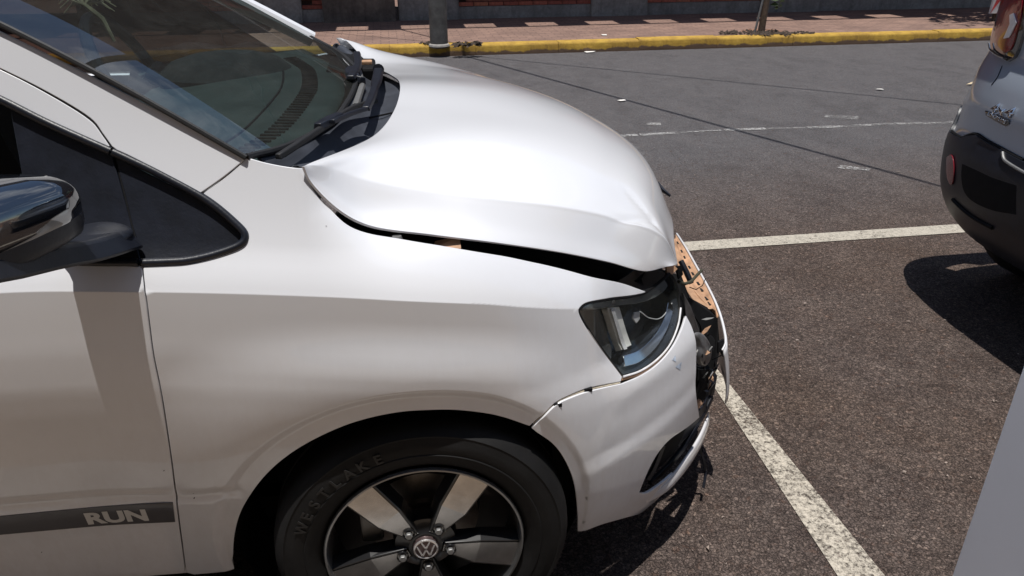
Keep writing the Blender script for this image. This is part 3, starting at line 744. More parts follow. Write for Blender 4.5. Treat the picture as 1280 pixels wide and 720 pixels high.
# pixel-derived outlines are already baked to (s, z) on the body surface
gapline = [(-0.4149, 0.9530), (-0.4131, 0.9115), (-0.4161, 0.8693), (-0.4212, 0.8034), (-0.4238, 0.7321), (-0.4311, 0.6461), (-0.4419, 0.5513), (-0.4618, 0.4101), (-0.4859, 0.2524)]
archrun = [(0.2189, 0.5705), (0.1660, 0.6032), (0.1186, 0.6251), (0.0730, 0.6408), (0.0287, 0.6492), (-0.0218, 0.6532), (-0.0722, 0.6478), (-0.1232, 0.6344), (-0.1755, 0.6109), (-0.2251, 0.5803), (-0.2714, 0.5396), (-0.3115, 0.4897), (-0.3497, 0.4250), (-0.3755, 0.3532), (-0.3938, 0.2749)]
gb = gapline[-1]
fen = smoothpoly([
    [(-0.1521, 1.0592), (-0.1414, 1.0359), (-0.1240, 1.0126), (-0.0956, 0.9830), (-0.0607, 0.9650), (-0.0068, 0.9498), (0.0770, 0.9284), (0.1667, 0.9016), (0.2318, 0.8783), (0.3027, 0.8508), (0.4261, 0.7990), (0.5561, 0.7346)],
    [(0.5561, 0.7346), (0.4893, 0.7501), (0.4201, 0.7723), (0.3674, 0.7858), (0.3412, 0.7854), (0.3342, 0.7744), (0.3535, 0.7374), (0.3993, 0.6714), (0.4474, 0.6068)],
    [(0.4474, 0.6068), (0.4438, 0.6007)],
    [(0.4438, 0.6007), (0.3628, 0.6193), (0.3071, 0.6203), (0.2663, 0.6102), (0.2189, 0.5705)],
    archrun, [archrun[-1], (archrun[-1][0]-.002, .32), (archrun[-1][0]-.002, .245)],
    [(archrun[-1][0]-.002, .245), (gb[0]+.012, .245)], [(gb[0]+.012, .245), gb],
    gapline[::-1],
    [(-0.4149, 0.9530), (-0.3485, 0.9511), (-0.3053, 0.9575), (-0.2660, 0.9702), (-0.2548, 0.9858), (-0.2672, 1.0045), (-0.3137, 1.0458)],
    [(-0.3137, 1.0458), (-0.3182, 1.0509)],
    [(-0.3182, 1.0509), (-0.2840, 1.0716), (-0.2559, 1.0918), (-0.2450, 1.1008)],
    [(-0.2450, 1.1008), (-0.2192, 1.0921), (-0.1881, 1.0842), (-0.1568, 1.0786)], [(-0.1568, 1.0786), (-0.1521, 1.0592)]])
panel('fender', fen, S, M['white'], car)
pill = smoothpoly([
    [(-0.2459, 1.1045), (-0.2582, 1.0943), (-0.2862, 1.0754), (-0.3216, 1.0547)],
    [(-0.3216, 1.0547), (-0.3808, 1.0904), (-0.4207, 1.1139), (-0.4456, 1.1270)],
    [(-0.4456, 1.1270), (-0.4576, 1.1475), (-0.4758, 1.1742), (-0.5304, 1.2125), (-0.5963, 1.2503), (-0.7006, 1.3046), (-0.8019, 1.3557), (-0.9288, 1.4200)],
    [(-0.9288, 1.4200), (-0.9215, 1.4743)],
    [(-0.9215, 1.4743), (-0.7948, 1.4071), (-0.6938, 1.3550), (-0.5896, 1.2998), (-0.4828, 1.2408), (-0.3718, 1.1768), (-0.2459, 1.1045)]], .02)
panel('pillar_cover', pill, S, M['white'], car, off=.002)
# door: upper frame strip, main skin
dfr = smoothpoly([
    [(-0.4507, 1.1237), (-0.4626, 1.1454), (-0.4798, 1.1697), (-0.5333, 1.2080), (-0.5969, 1.2457), (-0.7013, 1.2991), (-0.8027, 1.3503), (-0.9297, 1.4137)],
    [(-0.9297, 1.4137), (-0.9347, 1.3801)],
    [(-0.9347, 1.3801), (-0.8074, 1.3168), (-0.7069, 1.2614), (-0.6024, 1.2059), (-0.5381, 1.1699), (-0.4511, 1.1202)]], .02)
door = panel('front_door', smoothpoly([
    [(-0.4197, 0.9534), (-0.4179, 0.9119), (-0.4210, 0.8697), (-0.4261, 0.8038), (-0.4289, 0.7326), (-0.4365, 0.6464), (-0.4474, 0.5516), (-0.4676, 0.4107), (-0.4908, 0.2587)],
    [(-0.4908, 0.2587), (-1.42, .325)], [(-1.42, .325), (-1.46, .6), (-1.42, 1.0)], [(-1.42, 1.0), (-.8, .992), (-0.6243, 0.9767), (-0.5206, 0.9655), (-0.4197, 0.9534)]]), S, M['white'], car)
panel('window_frame', dfr, S, M['white'], door, off=.001)
# black corner pieces and glass
sail = smoothpoly([
    [(-0.5922, 1.1964), (-0.5388, 1.1642), (-0.4538, 1.1168)], [(-0.4538, 1.1168), (-0.4437, 1.0621), (-0.4331, 1.0032), (-0.4219, 0.9589)],
    [(-0.4219, 0.9589), (-0.5206, 0.9697), (-0.5783, 0.9770)], [(-0.5783, 0.9770), (-0.5838, 1.0704), (-0.5922, 1.1964)]], .02)
panel('mirror_sail', sail, S, M['trim'], door, off=-.006)
tri = smoothpoly([
    [(-0.4471, 1.1129), (-0.3822, 1.0750), (-0.3216, 1.0404), (-0.2776, 1.0005), (-0.2673, 0.9867), (-0.2756, 0.9767), (-0.3097, 0.9690), (-0.3518, 0.9633), (-0.4170, 0.9650)],
    [(-0.4170, 0.9650), (-0.4291, 1.0087), (-0.4378, 1.0618), (-0.4471, 1.1129)]], .015)
panel('quarter_trim', tri, S, M['trim'], car, off=-.008)
glassp = smoothpoly([
    [(-0.5955, 1.1977), (-0.5872, 1.0706), (-0.5818, 0.9772)], [(-0.5818, 0.9772), (-1.40, .985)], [(-1.40, .985), (-1.40, 1.49)], [(-1.40, 1.49), (-1.15, 1.47), (-.95, 1.42), (-0.8081, 1.3125), (-0.7075, 1.2569), (-0.5955, 1.1977)]], .03)
panel('side_window', glassp, S, M['sideglass'], door, off=-.012, th=.004)
def on_body(pts, off, n=60, fn=S, flip=1):
    out = []
    for p in cat(pts, n):
        q = Vector(fn(p[0], p[1])); out.append(q+sgrad(fn, p[0], p[1])*off*flip)
    return out
MB().tube(on_body([(-0.4486, 1.1212), (-0.4214, 1.1068), (-0.3813, 1.0845), (-0.3140, 1.0423), (-0.2699, 1.0023), (-0.2586, 0.9849), (-0.2683, 0.9727), (-0.3051, 0.9630), (-0.3483, 0.9576), (-0.3835, 0.9581), (-0.4183, 0.9597)], -.001, 70), .0068, 10).build('quarter_trim_bead', M['trim'], car)
MB().tube(on_body([(-0.4231, 0.9601), (-0.4740, 0.9640), (-0.5553, 0.9722), (-0.6243, 0.9788), (-.9, .985), (-1.4, .99)], -.001, 40), .0068, 10).build('belt_moulding', M['trim'], door)
MB().tube(on_body([(-0.4520, 1.1226), (-0.5384, 1.1676), (-0.6025, 1.2048), (-0.7070, 1.2602), (-0.8076, 1.3157), (-0.9349, 1.3790)], -.001, 40), .007, 10).build('window_seal', M['trim'], door)
MB().tube(on_body([(-0.4458, 1.1246), (-0.4579, 1.1452), (-0.4772, 1.1719), (-0.5307, 1.2102), (-0.5966, 1.2480), (-0.7010, 1.3013), (-0.8022, 1.3535), (-0.9293, 1.4169)], -.004, 50), .0045, 8).build('door_seal', M['rubber'], car)
MB().tube(on_body([(-0.4486, 1.1212), (-0.4402, 1.0619), (-0.4307, 1.0030), (-0.4196, 0.9577)], -.0135, 20), .005, 6).build('gap_seal', M['dark'], car)
# stripe with lettering
sL, sR = (-0.7647, 0.4753), (-0.4625, 0.4721); sR2 = (-0.4704, 0.4182); sL2 = (-0.7816, 0.4259)
def ext(a, b, s_): t = (s_-a[0])/(b[0]-a[0]); return (s_, a[1]+(b[1]-a[1])*t)
stp = dens([sR, sR2, ext(sL2, sR2, -1.4), ext(sL, sR, -1.4)], .02)
stripe = panel('door_stripe', stp, S, M['stripe'], door, off=.0012, th=.0011)
tm = text_mesh('RUN', 1.0, 0, .045)
xsv = [v.co.x for v in tm.vertices]; ysv = [v.co.y for v in tm.vertices]; tx0, tx1, ty0, ty1 = min(xsv), max(xsv), min(ysv), max(ysv)
la, lb = (-0.6253, 0.4289), (-0.5155, 0.4271); lt = (-0.6160, 0.4617)
bmx = bmesh.new(); bmx.from_mesh(tm); 
for v in bmx.verts:
    u = (v.co.x-tx0)/(tx1-tx0); q = (v.co.y-ty0)/(ty1-ty0); s_ = la[0]+(lb[0]-la[0])*u; z_ = la[1]+(lb[1]-la[1])*u+q*(lt[1]-la[1])
    v.co = Vector(S(s_, z_))+sgrad(S, s_, z_)*.0019
bmx.to_mesh(tm); bmx.free(); tm.name = 'stripe_lettering'
link('stripe_lettering', tm, M['letter'], door)
# sill and rest of the body side
panel('sill', dens([(-.47, .315), (-2.05, .30), (-2.05, .22), (-.47, .235)], .04), S, M['white'], car, off=-.012, step=.04)
RW = 2.46   # wheelbase
ra = [(-RW+CX+AR*math.cos(a), CZ+AR*math.sin(a)) for a in np.linspace(math.pi, 0, 24)]
def rear_out():
    P = [(-1.435, .33), (-1.48, .6), (-1.435, 1.0), (-1.9, 1.02), (-2.6, 1.06), (-3.0, 1.07), (-3.08, .8), (-3.08, .45), (-3.02, .28)]
    P += [(x, z) for x, z in ra if z > .28]; P += [(-2.1, .28), (-1.5, .28)]
    return P
panel('rear_side', dens(rear_out(), .03), S, M['white'], car, step=.04)
panel('rear_side_glass', dens([(-1.44, 1.01), (-1.44, 1.49), (-2.2, 1.46), (-2.75, 1.3), (-2.85, 1.08)], .04), S, M['sideglass'], car, off=-.01, step=.05, th=.004)
# opposite side, mirrored, simple
panel('far_side', dens([(.25, .8), (.12, .85), (0, .87), (-.1, .98), (-.19, 1.06), (-.6, 1.0), (-1.8, 1.02), (-3.0, 1.07), (-3.08, .8), (-3.08, .45), (-3.0, .28)]+[(x, z) for x, z in ra if z > .28]+[(-2.0, .25), (-.40, .25)]+[(CX+AR*math.cos(a), CZ+AR*math.sin(a)) for a in np.linspace(math.pi, .15, 24)]+[(.36, .5), (.33, .7)], .035), Sf, M['white'], car, flip=-1, step=.045)
MB().tube([Sf(*(-0.9215, 1.4743)), Sf(*(-0.5896, 1.2998)), Sf(*(-0.3718, 1.1768)), Sf(*(-0.2460, 1.1033))], [.035, .03, .026, .024], 8).build('far_pillar', M['white'], car)
panel('far_window_frame', dens([(-1.46, .99), (-1.46, 1.49), (-1.40, 1.49), (-1.40, .99)], .04), Sf, M['trim'], car, flip=-1, step=.05)
panel('far_side_glass', dens([(-.30, 1.02), (-.62, 1.27), (-.95, 1.42), (-1.40, 1.48), (-1.38, 1.02)], .05), Sf, M['farglass'], car, flip=-1, step=.05, off=-.01, th=.004)
panel('far_side_glass', dens([(-1.47, 1.02), (-1.47, 1.49), (-2.2, 1.46), (-2.75, 1.3), (-2.85, 1.08)], .05), Sf, M['farglass'], car, flip=-1, step=.06, off=-.01, th=.004)
MB().box((-1.4, .30, 1.455), (-.96, 1.34, 1.475)).build('dark_roof_panel', M['fabric'], car, bev=.008)  # unseen dark panel under the roof, added to darken the interior
for (a_, r_) in (((-0.4234, 0.4889), .0035), ((-0.4222, 0.4793), .002), ((-0.4591, 0.5564), .0015), ((-0.2969, 0.4175), .002), ((-0.7297, 0.3627), .0015)):
    p = Vector(S(*a_)); nn = sgrad(S, *a_)
    m = MB(); gg = random.Random(int(a_[0]*1e4)); t1 = nn.orthogonal().normalized(); t2 = nn.cross(t1)
    m.slab([p+nn*.0006+(t1*math.cos(k*1.25)+t2*math.sin(k*1.25)*.5)*r_*gg.uniform(.6, 1.5) for k in range(5)], nn*.0004); m.build('paint_chip', M['dark'], car, smooth=False)
# roof, tailgate, floor pan
def roof(u, v):
    x = -1.0-u*1.95; y = .27+(2*YC-.54)*v; z = 1.49+.05*math.sin(math.pi*v)-.05*u*u+.02*math.sin(math.pi*min(1, u*1.5)); 
    return (x+.12*math.sin(math.pi*v)*(1-u), y, z)
sheet('roof', roof, 14, 18, M['white'], car, .03)
sheet('tailgate', lambda u, v: (-2.95-.2*u+.09*u*u-.0*v-(.10*math.sin(math.pi*v)), .27-(.25*min(1, u*2))+(2*YC-.54+.5*min(1, u*2))*v, 1.44-1.16*u), 12, 14, M['white'], car, .03)
MB().box((-3.0, .16, .20), (-.46, 1.48, .26)).box((-.42, .30, .20), (.46, 1.34, .26)).build('underbody', M['dark'], car, smooth=False)

# wheel housing and dark engine-bay backing
wh = MB(); n_ = 24; V = []; F_ = []
for i in range(n_):
    a = -0.5+(math.pi+1.0)*i/(n_-1); r_ = AR+.002
    ca, sa = CX+r_*math.cos(a), CZ+r_*math.sin(a)
    y0 = S(min(ca, .42), max(sa, .2))[1]+.016
    V += [(ca, y0, sa), (ca, .34, sa)]
for i in range(n_-1): F_.append((2*i, 2*i+1, 2*i+3, 2*i+2))
V.append((CX, .34, CZ)); c0 = len(V)-1
for i in range(n_-1): F_.append((2*i+1, c0, 2*i+3))
wh.add(V, F_).build('wheel_housing', M['dark'], car)
V = []; F_ = []
for i in range(n_):
    a = -0.2+(math.pi+.4)*i/(n_-1); V += [(CX-RW+AR*math.cos(a), .03, CZ+AR*math.sin(a)), (CX-RW+AR*math.cos(a), .34, CZ+AR*math.sin(a))]
for i in range(n_-1): F_.append((2*i, 2*i+1, 2*i+3, 2*i+2))
V.append((CX-RW, .34, CZ)); c0 = len(V)-1
for i in range(n_-1): F_.append((2*i+1, c0, 2*i+3))
MB().add(V, F_).build('wheel_housing', M['dark'], car)

# wheels
def make_wheel(cx, cy, cz, detailed, face=-1):
    """cy = outer face of the rim; built about its own centre"""
    wroot = empty('wheel', (cx, cy-.82, cz)); wroot.parent = car
    R0 = .302
    def L(name, mb, mat, **k):
        o = mb.build(name, mat, None, **k); o.parent = wroot; return o
    f = -face
    prof = [(.196, .018), (.204, .004), (.214, -.004), (.232, -.012), (.238, -.0125), (.240, -.0105), (.256, -.013), (.262, -.0115), (.276, -.008), (.280, -.009), (.290, .002), (.299, .016), (.302, .034), (.302, .078), (.298, .08), (.298, .088), (.302, .09), (.302, .14), (.295, .165), (.27, .178), (.2, .17)]
    t = MB().lathe([(r_, d*f) for r_, d in prof], (0, 0, 0), 'y', 96)
    L('tyre', t, M['tyre'], sharp=25)
    L('rim_lip', MB().lathe([(.203, -.002*f), (.2005, -.008*f), (.197, -.008*f), (.194, -.002*f), (.191, .03*f), (.189, .09*f), (.189, .15*f)], (0, 0, 0), 'y', 80), M['rim_edge'])
    if not detailed:
        for k in range(5): pass
    # brake disc and hub behind
    L('brake_disc', MB().lathe([(0, .075*f), (.05, .075*f), (.052, .085*f), (.118, .085*f), (.12, .095*f), (0, .1*f)], (0, 0, 0), 'y', 48), M['steel'])
    L('brake_caliper', MB().box((-.13, .05*f if f > 0 else -.1, -.02), (-.085, .1*f if f > 0 else -.05, .08)), M['grey_metal'], smooth=False, bev=.006)
    L('barrel', MB().lathe([(.189, .10*f), (.1, .13*f), (0, .13*f)], (0, 0, 0), 'y', 48), M['rim_dark'])
    # spokes
    th0 = math.radians(57)
    pr = [(.036, .012), (.108, .031), (.1925, .036)]
    dep = [.002, -.003, .002]
    sp = None
    for k in range(5):
        if sp is None:
            m = MB(); V = []
            for (r_, hw), d in zip(pr, dep):
                V += [(r_, (d)*f, -hw), (r_, (d)*f, hw), (r_, (d+.03)*f, hw*1.18+.004), (r_, (d+.03)*f, -hw*1.18-.004)]
            F_ = []
            for i in range(len(pr)-1):
                for q in range(4): F_.append((4*i+q, 4*i+(q+1) % 4, 4*i+4+(q+1) % 4, 4*i+4+q))
            F_.append((0, 1, 2, 3)); F_.append(tuple(4*(len(pr)-1)+q for q in (3, 2, 1, 0)))
            side = m.add(V, F_); sp = L('spoke', side, M['rim_dark'], smooth=False, bev=.0015)
            m = MB(); V = []
            for (r_, hw), d in zip(pr, dep):
                V += [(r_+.001, (d-.0012)*f, -hw+.0042), (r_+.001, (d-.0012)*f, hw-.0042)]
            fc = m.add(V, [(2*i, 2*i+1, 2*i+3, 2*i+2) for i in range(len(pr)-1)])
            sf = L('spoke_face', fc, M['rim_face'], smooth=False)
        else:
            sp = sp.copy(); col.objects.link(sp); sf = sf.copy(); col.objects.link(sf)
        for o in (sp, sf): o.rotation_euler = (0, -(th0+k*2*math.pi/5), 0)
    L('hub', MB().lathe([(.0, .0), (.034, .0), (.040, .006*f), (.062, .012*f), (.066, .04*f), (.0, .04*f)], (0, 0, 0), 'y', 40), M['rim_dark'])
    bo = None
    for k in range(5):
        a = th0+k*2*math.pi/5
        if bo is None:
            m = MB().lathe([(.0105, .002*f), (.0125, .0*f), (.0125, .02*f)], (0, 0, 0), 'y', 20)
            ring = L('lug_seat', m, M['rim_dark']); 
            m = MB(); hexp = [(.0078*math.cos(q*math.pi/3), -.006*f, .0078*math.sin(q*math.pi/3)) for q in range(6)]; m.slab(hexp, (0, .02*f, 0))
            bo = L('wheel_bolt', m, M['grey_metal'], smooth=False, bev=.0015)
        else:
            bo = bo.copy(); col.objects.link(bo); ring = ring.copy(); col.objects.link(ring)
        for o in (bo, ring): o.location = (.051*math.cos(a), -.005*f, .051*math.sin(a))
    L('hub_cap', MB().lathe([(0, -.0085*f), (.022, -.0085*f), (.0265, -.006*f), (.028, .0)], (0, 0, 0), 'y', 36), M['badge_dark'])
    m = MB().lathe([(.0215, -.0088*f), (.0225, -.0100*f), (.0250, -.0090*f), (.0258, -.0062*f)], (0, 0, 0), 'y', 36)
    L('emblem_ring', m, M['badge'])
    m = MB()
    def stroke(a, b, w_=.0028):
        a = Vector((a[0], 0, a[1])); b = Vector((b[0], 0, b[1])); t_ = (b-a).normalized(); nn = Vector((-t_.z, 0, t_.x))*w_/2
        m.slab([a-nn+Vector((0, -.0102*f, 0)), b-nn+Vector((0, -.0102*f, 0)), b+nn+Vector((0, -.0102*f, 0)), a+nn+Vector((0, -.0102*f, 0))], (0, .0025*f, 0))
    stroke((-.008, .0195), (-.0005, .0035)); stroke((.008, .0195), (.0005, .0035))
    stroke((-.0175, .011), (-.0075, -.0165)); stroke((-.0075, -.0165), (0, .0005)); stroke((0, .0005), (.0075, -.0165)); stroke((.0075, -.0165), (.0175, .011))
    L('emblem', m, M['badge'], smooth=False)
    if detailed:
        word = 'WESTLAKE'; n = len(word)
        for i, chx in enumerate(word):
            me_ = text_mesh(chx, .030, .0006, .0008)
            cxx = (max(v.co.x for v in me_.vertices)+min(v.co.x for v in me_.vertices))/2
            a = math.radians(158-i*7.2)
            rr_ = .243
            for v in me_.vertices:
                x_ = (v.co.x-cxx); y_ = v.co.y
                R_ = rr_+y_; an = a-x_/R_
                v.co = Vector((R_*math.cos(an), -.0132*f-v.co.z*f-.0002, R_*math.sin(an)))
            me_.name = 'tyre_letter'; o = bpy.data.objects.new('tyre_letter', me_); me_.materials.append(M['tyre_text']); col.objects.link(o); o.parent = wroot
    return wroot
make_wheel(0, .045, .302, True)
make_wheel(CX-RW, .045, .302, False)
make_wheel(CX-RW, 2*YC-.045, .302, False, face=1)
make_wheel(0, 2*YC-.045, .302, False, face=1)

# bonnet: lofted from lengthwise ribs (near edge, crease, crown ... far edge)
edge = [(-0.1547, 0.1220, 1.0866), (-0.1475, 0.1240, 1.0609), (-0.1056, 0.1220, 1.0082), (-0.0599, 0.1250, 0.9765), (0.0500, 0.1350, 0.9474), (0.1668, 0.1500, 0.9180), (0.2956, 0.1850, 0.8750), (0.4043, 0.2250, 0.8295), (0.5013, 0.2700, 0.7806), (0.5529, 0.3000, 0.7727)]
midr = [(-0.1537, 0.1260, 1.0867), (-0.1385, 0.1380, 1.0573), (-0.1057, 0.1480, 1.0193), (-0.0621, 0.1600, 0.9889), (0.0529, 0.1700, 0.9630), (0.1711, 0.1790, 0.9380), (0.2999, 0.2080, 0.9004), (0.4091, 0.2480, 0.8564), (0.5188, 0.2850, 0.7987), (0.5767, 0.3150, 0.7681)]
fold = [(-0.1519, 0.1340, 1.0857), (-0.1369, 0.1500, 1.0788), (-0.1086, 0.1800, 1.0598), (-0.0698, 0.1980, 1.0376), (0.0500, 0.2120, 1.0024), (0.1772, 0.2200, 0.9768), (0.3067, 0.2450, 0.9460), (0.4305, 0.2850, 0.9001), (0.5496, 0.3180, 0.8403), (0.6015, 0.3450, 0.7569)]
r40 = [(-.045, .40, 1.062), (-.01, .40, 1.061), (.04, .40, 1.058), (.12, .40, 1.050), (.22, .40, 1.033), (.33, .41, 1.003), (.44, .41, .957), (.545, .41, .890), (.612, .40, .780)]
r60 = [(.0, .60, 1.068), (.03, .60, 1.068), (.08, .60, 1.066), (.16, .60, 1.060), (.27, .60, 1.045), (.38, .61, 1.018), (.50, .61, .970), (.61, .60, .895), (.675, .60, .775)]
r82 = [(.018, .82, 1.082), (.05, .82, 1.081), (.10, .82, 1.078), (.18, .82, 1.070), (.29, .82, 1.052), (.40, .82, 1.022), (.52, .82, .972), (.64, .82, .892), (.705, .82, .77)]
mir = lambda rib, dx=0, dz=0: [(p[0]+dx, 2*YC-p[1], p[2]+dz) for p in rib]
nfold = [(-.15, .115, 1.09), (-.12, .15, 1.085), (-.06, .185, 1.065), (.02, .205, 1.045), (.13, .215, 1.02), (.25, .235, .985), (.36, .26, .94), (.46, .30, .875), (.55, .34, .79)]
nedge = [(-.17, .10, 1.092), (-.15, .112, 1.062), (-.10, .12, 1.01), (-.05, .125, .985), (.06, .135, .965), (.17, .15, .935), (.28, .185, .905), (.37, .225, .875), (.46, .27, .835)]
mix = lambda A_, B_, k: [tuple(np.array(a)*(1-k)+np.array(b)*k) for a, b in zip(cat(A_, 10), cat(B_, 10))]
ribs = [edge, midr, mix(fold, midr, .13), fold, mix(fold, r40, .07), r40, r60, r82, mir(r60, -.005), mir(r40, -.02, .004), mir(nfold, 0, .01), mir(nedge, 0, .01)]
NR = len(ribs[0])
def bend(P, n):
    """Catmull-Rom with chord parametrisation across ribs"""
    P = [np.array(p, float) for p in P]; out = []
    d = [0]
    for i in range(1, len(P)): d.append(d[-1]+np.linalg.norm(P[i]-P[i-1])**.5)
    ext0 = 2*P[0]-P[1]; ext1 = 2*P[-1]-P[-2]; Q = [ext0]+P+[ext1]; D = [d[0]-(d[1]-d[0])]+d+[d[-1]+(d[-1]-d[-2])]
    for i in range(n):
        u = i/(n-1)*d[-1]; k = 1
        while k < len(P)-1 and u > D[k+1]: k += 1
        p0, p1, p2, p3 = Q[k-1:k+3]; t0, t1, t2, t3 = D[k-1:k+3]
        A1 = (t1-u)/(t1-t0)*p0+(u-t0)/(t1-t0)*p1; A2_ = (t2-u)/(t2-t1)*p1+(u-t1)/(t2-t1)*p2; A3 = (t3-u)/(t3-t2)*p2+(u-t2)/(t3-t2)*p3
        B1 = (t2-u)/(t2-t0)*A1+(u-t0)/(t2-t0)*A2_; B2 = (t3-u)/(t3-t1)*A2_+(u-t1)/(t3-t1)*A3
        out.append((t2-u)/(t2-t1)*B1+(u-t1)/(t2-t1)*B2)
    return out
HN, HC = 141, 141
lines = [bend(r_, HN) for r_ in ribs]
grid = [bend([L_[i] for L_ in lines], HC) for i in range(HN)]
G_ = np.array(grid)
# the buckle: a ridge and a pushed-in nose near the near-side corner
for i in range(HN):
    for j in range(HC):
        x, y, z = G_[i, j]
        d1 = math.hypot((x-.50)/.06, (y-.36)/.04); G_[i, j, 2] -= .004*math.exp(-d1*d1)
        # two sharp folds running back from the nose
        for (ax, ay, bx_, by_, amp, wd) in ((.40, .262, .535, .345, .0085, .016), (.47, .40, .545, .335, .006, .014), (.44, .285, .50, .31, .003, .012)):
            L_ = (bx_-ax)**2+(by_-ay)**2; t_ = min(1, max(0, ((x-ax)*(bx_-ax)+(y-ay)*(by_-ay))/L_)); dd = math.hypot(x-ax-t_*(bx_-ax), y-ay-t_*(by_-ay))
            G_[i, j, 2] -= amp*.6*max(0, 1-dd/wd)**1.3*sstep(0, .4, t_)
def hood_pt(u, v):
    a = min(HN-1.001, u*(HN-1)); b = min(HC-1.001, v*(HC-1)); i, j = int(a), int(b); fa, fb = a-i, b-j
    return G_[i, j]*(1-fa)*(1-fb)+G_[i+1, j]*fa*(1-fb)+G_[i, j+1]*(1-fa)*fb+G_[i+1, j+1]*fa*fb
V = [tuple(p) for row in G_ for p in row]; F_ = [(i*HC+j, (i+1)*HC+j, (i+1)*HC+j+1, i*HC+j+1) for i in range(HN-1) for j in range(HC-1)]
hood = raw('bonnet', V, F_, M['white'], car, sharp=70)
md = hood.modifiers.new('thickness', 'SOLIDIFY'); md.thickness = .0045; md.offset = -1
bv = hood.modifiers.new('bevel', 'BEVEL'); bv.width = .0014; bv.segments = 3; bv.limit_method = 'ANGLE'; bv.angle_limit = math.radians(60)
# dark sheet well below the bonnet stands for shade in the bay
def bay(u, v):
    p = hood_pt(.08+.66*u, .10+.82*v); d = .085+.05*math.sin(math.pi*v)+.10*u*u
    return (p[0], p[1]-(.06 if v < .02 else 0), p[2]-d)
sheet('bay_shade_sheet', bay, 30, 30, M['dark'], car)
# fender inner rail (seen through the open shut line)
V = []; F_ = []
rail = [(-0.1313, 1.0169), (-0.1181, 1.0017), (-0.0958, 0.9799), (-0.0610, 0.9611), (-0.0072, 0.9460), (0.0764, 0.9245), (0.1658, 0.8977), (0.2307, 0.8743), (0.3014, 0.8467), (0.4248, 0.7940), (0.5548, 0.7289)]
rl = on_body(rail, -.020, 50)
for p in rl: V += [tuple(p), (p.x-.004, p.y+.05, p.z-.035), (p.x-.004, p.y+.07, p.z-.15)]
for i in range(len(rl)-1):
    for q in (0, 1): F_.append((3*i+q, 3*i+3+q, 3*i+4+q, 3*i+1+q))
MB().add(V, F_).build('inner_rail', M['dark'], car)
bt = (-0.0122, 0.1280, 0.9497)
MB().lathe([(0, .006), (.008, .006), (.010, .0), (.010, -.01)], (bt[0], bt[1], bt[2]-.004), 'z', 16).build('fender_bolt', M['grey_metal'], car)
tp = (0.0710, 0.1390, 0.9305)
MB().slab([(tp[0]-.022, tp[1]-.004, tp[2]-.012), (tp[0]+.03, tp[1]-.004, tp[2]-.014), (tp[0]+.03, tp[1]+.02, tp[2]+.002), (tp[0]-.015, tp[1]+.02, tp[2]-.006)], (0, .004, -.004)).build('rail_patch', M['tan'], car, smooth=False)

# windscreen, cowl and wipers
wb0 = [(.136, -.246, 1.103), (.22, -.198, 1.094), (.35, -.150, 1.088), (.5, -.115, 1.086), (.82, -.090, 1.090)]
wb0 = wb0+[(2*YC-a, b, c_) for a, b, c_ in wb0[-2::-1]]
basec = cat([(b, a, c_) for a, b, c_ in wb0], 61)
def ws(u, v):
    k = v*60; i = min(59, int(k)); f_ = k-i; b = basec[i]*(1-f_)+basec[i+1]*f_
    t = u; cy_ = .262+(2*YC-.524)*v; top = np.array([-1.0+.10*math.sin(math.pi*v), cy_, 1.497+.012*math.sin(math.pi*v)])
    p = b*(1-t)+top*t; bul = .028*math.sin(math.pi*t)
    return (p[0]+bul*.5, p[1], p[2]+bul*.86)
sheet('windscreen', ws, 26, 61, M['glass'], car, flipn=True)
MB().tube([ws(0, i/60) for i in range(61)], .006, 8).build('windscreen_seal', M['rubber'], car)
MB().tube([Vector(ws(i/20, 0))+Vector((0, -.004, 0)) for i in range(21)], .005, 8).build('windscreen_side_seal', M['rubber'], car)
MB().tube([Vector(ws(i/20, 1))+Vector((0, .004, 0)) for i in range(21)], .012, 8).build('windscreen_far_seal', M['rubber'], car)
def cowl(u, v):
    a = np.array(ws(0, v)); h = hood_pt(0, v); k = sstep(.06, .30, min(v, 1-v)); h = np.array([h[0]+.05*k-.008, h[1]+(.02*(1-k) if v < .5 else -.02*(1-k)), h[2]-.012-.023*k])
    t = u; p = a*(1-t)+h*t; p[1] = min(max(p[1], .16), 2*YC-.16); p[2] -= .03*math.sin(math.pi*min(1, t*1.3))*(1 if t < .77 else .6)+.006*(t < .05)
    return tuple(p)
sheet('cowl_panel', lambda u, v: cowl(u, .035+.93*v), 16, 61, M['cowl'], car, .004)
# cowl details: seam, drain grille box, hinge cover
def cw(u, v, d=0): p = cowl(u, v); return Vector((p[0], p[1], p[2]+d))
MB().tube([cw(.30, .42, .003), cw(.6, .44, .003), cw(.98, .46, .003)], .0022, 6).build('cowl_seam', M['dark'], car)
MB().tube([cw(.12, .60, .006), cw(.10, .50, .007), cw(.11, .42, .007)], .008, 8).build('cowl_lip', M['grey_metal'], car)
bx = cw(.6, .80); 
MB().box((bx.x-.09, bx.y-.16, bx.z-.01), (bx.x+.05, bx.y+.22, bx.z+.03)).build('drain_box', M['dark'], car, smooth=False, bev=.008)
MB().box((bx.x+.01, bx.y-.1, bx.z+.028), (bx.x+.04, bx.y-.07, bx.z+.04)).build('hinge_patch', M['tan'], car, smooth=False, bev=.003)
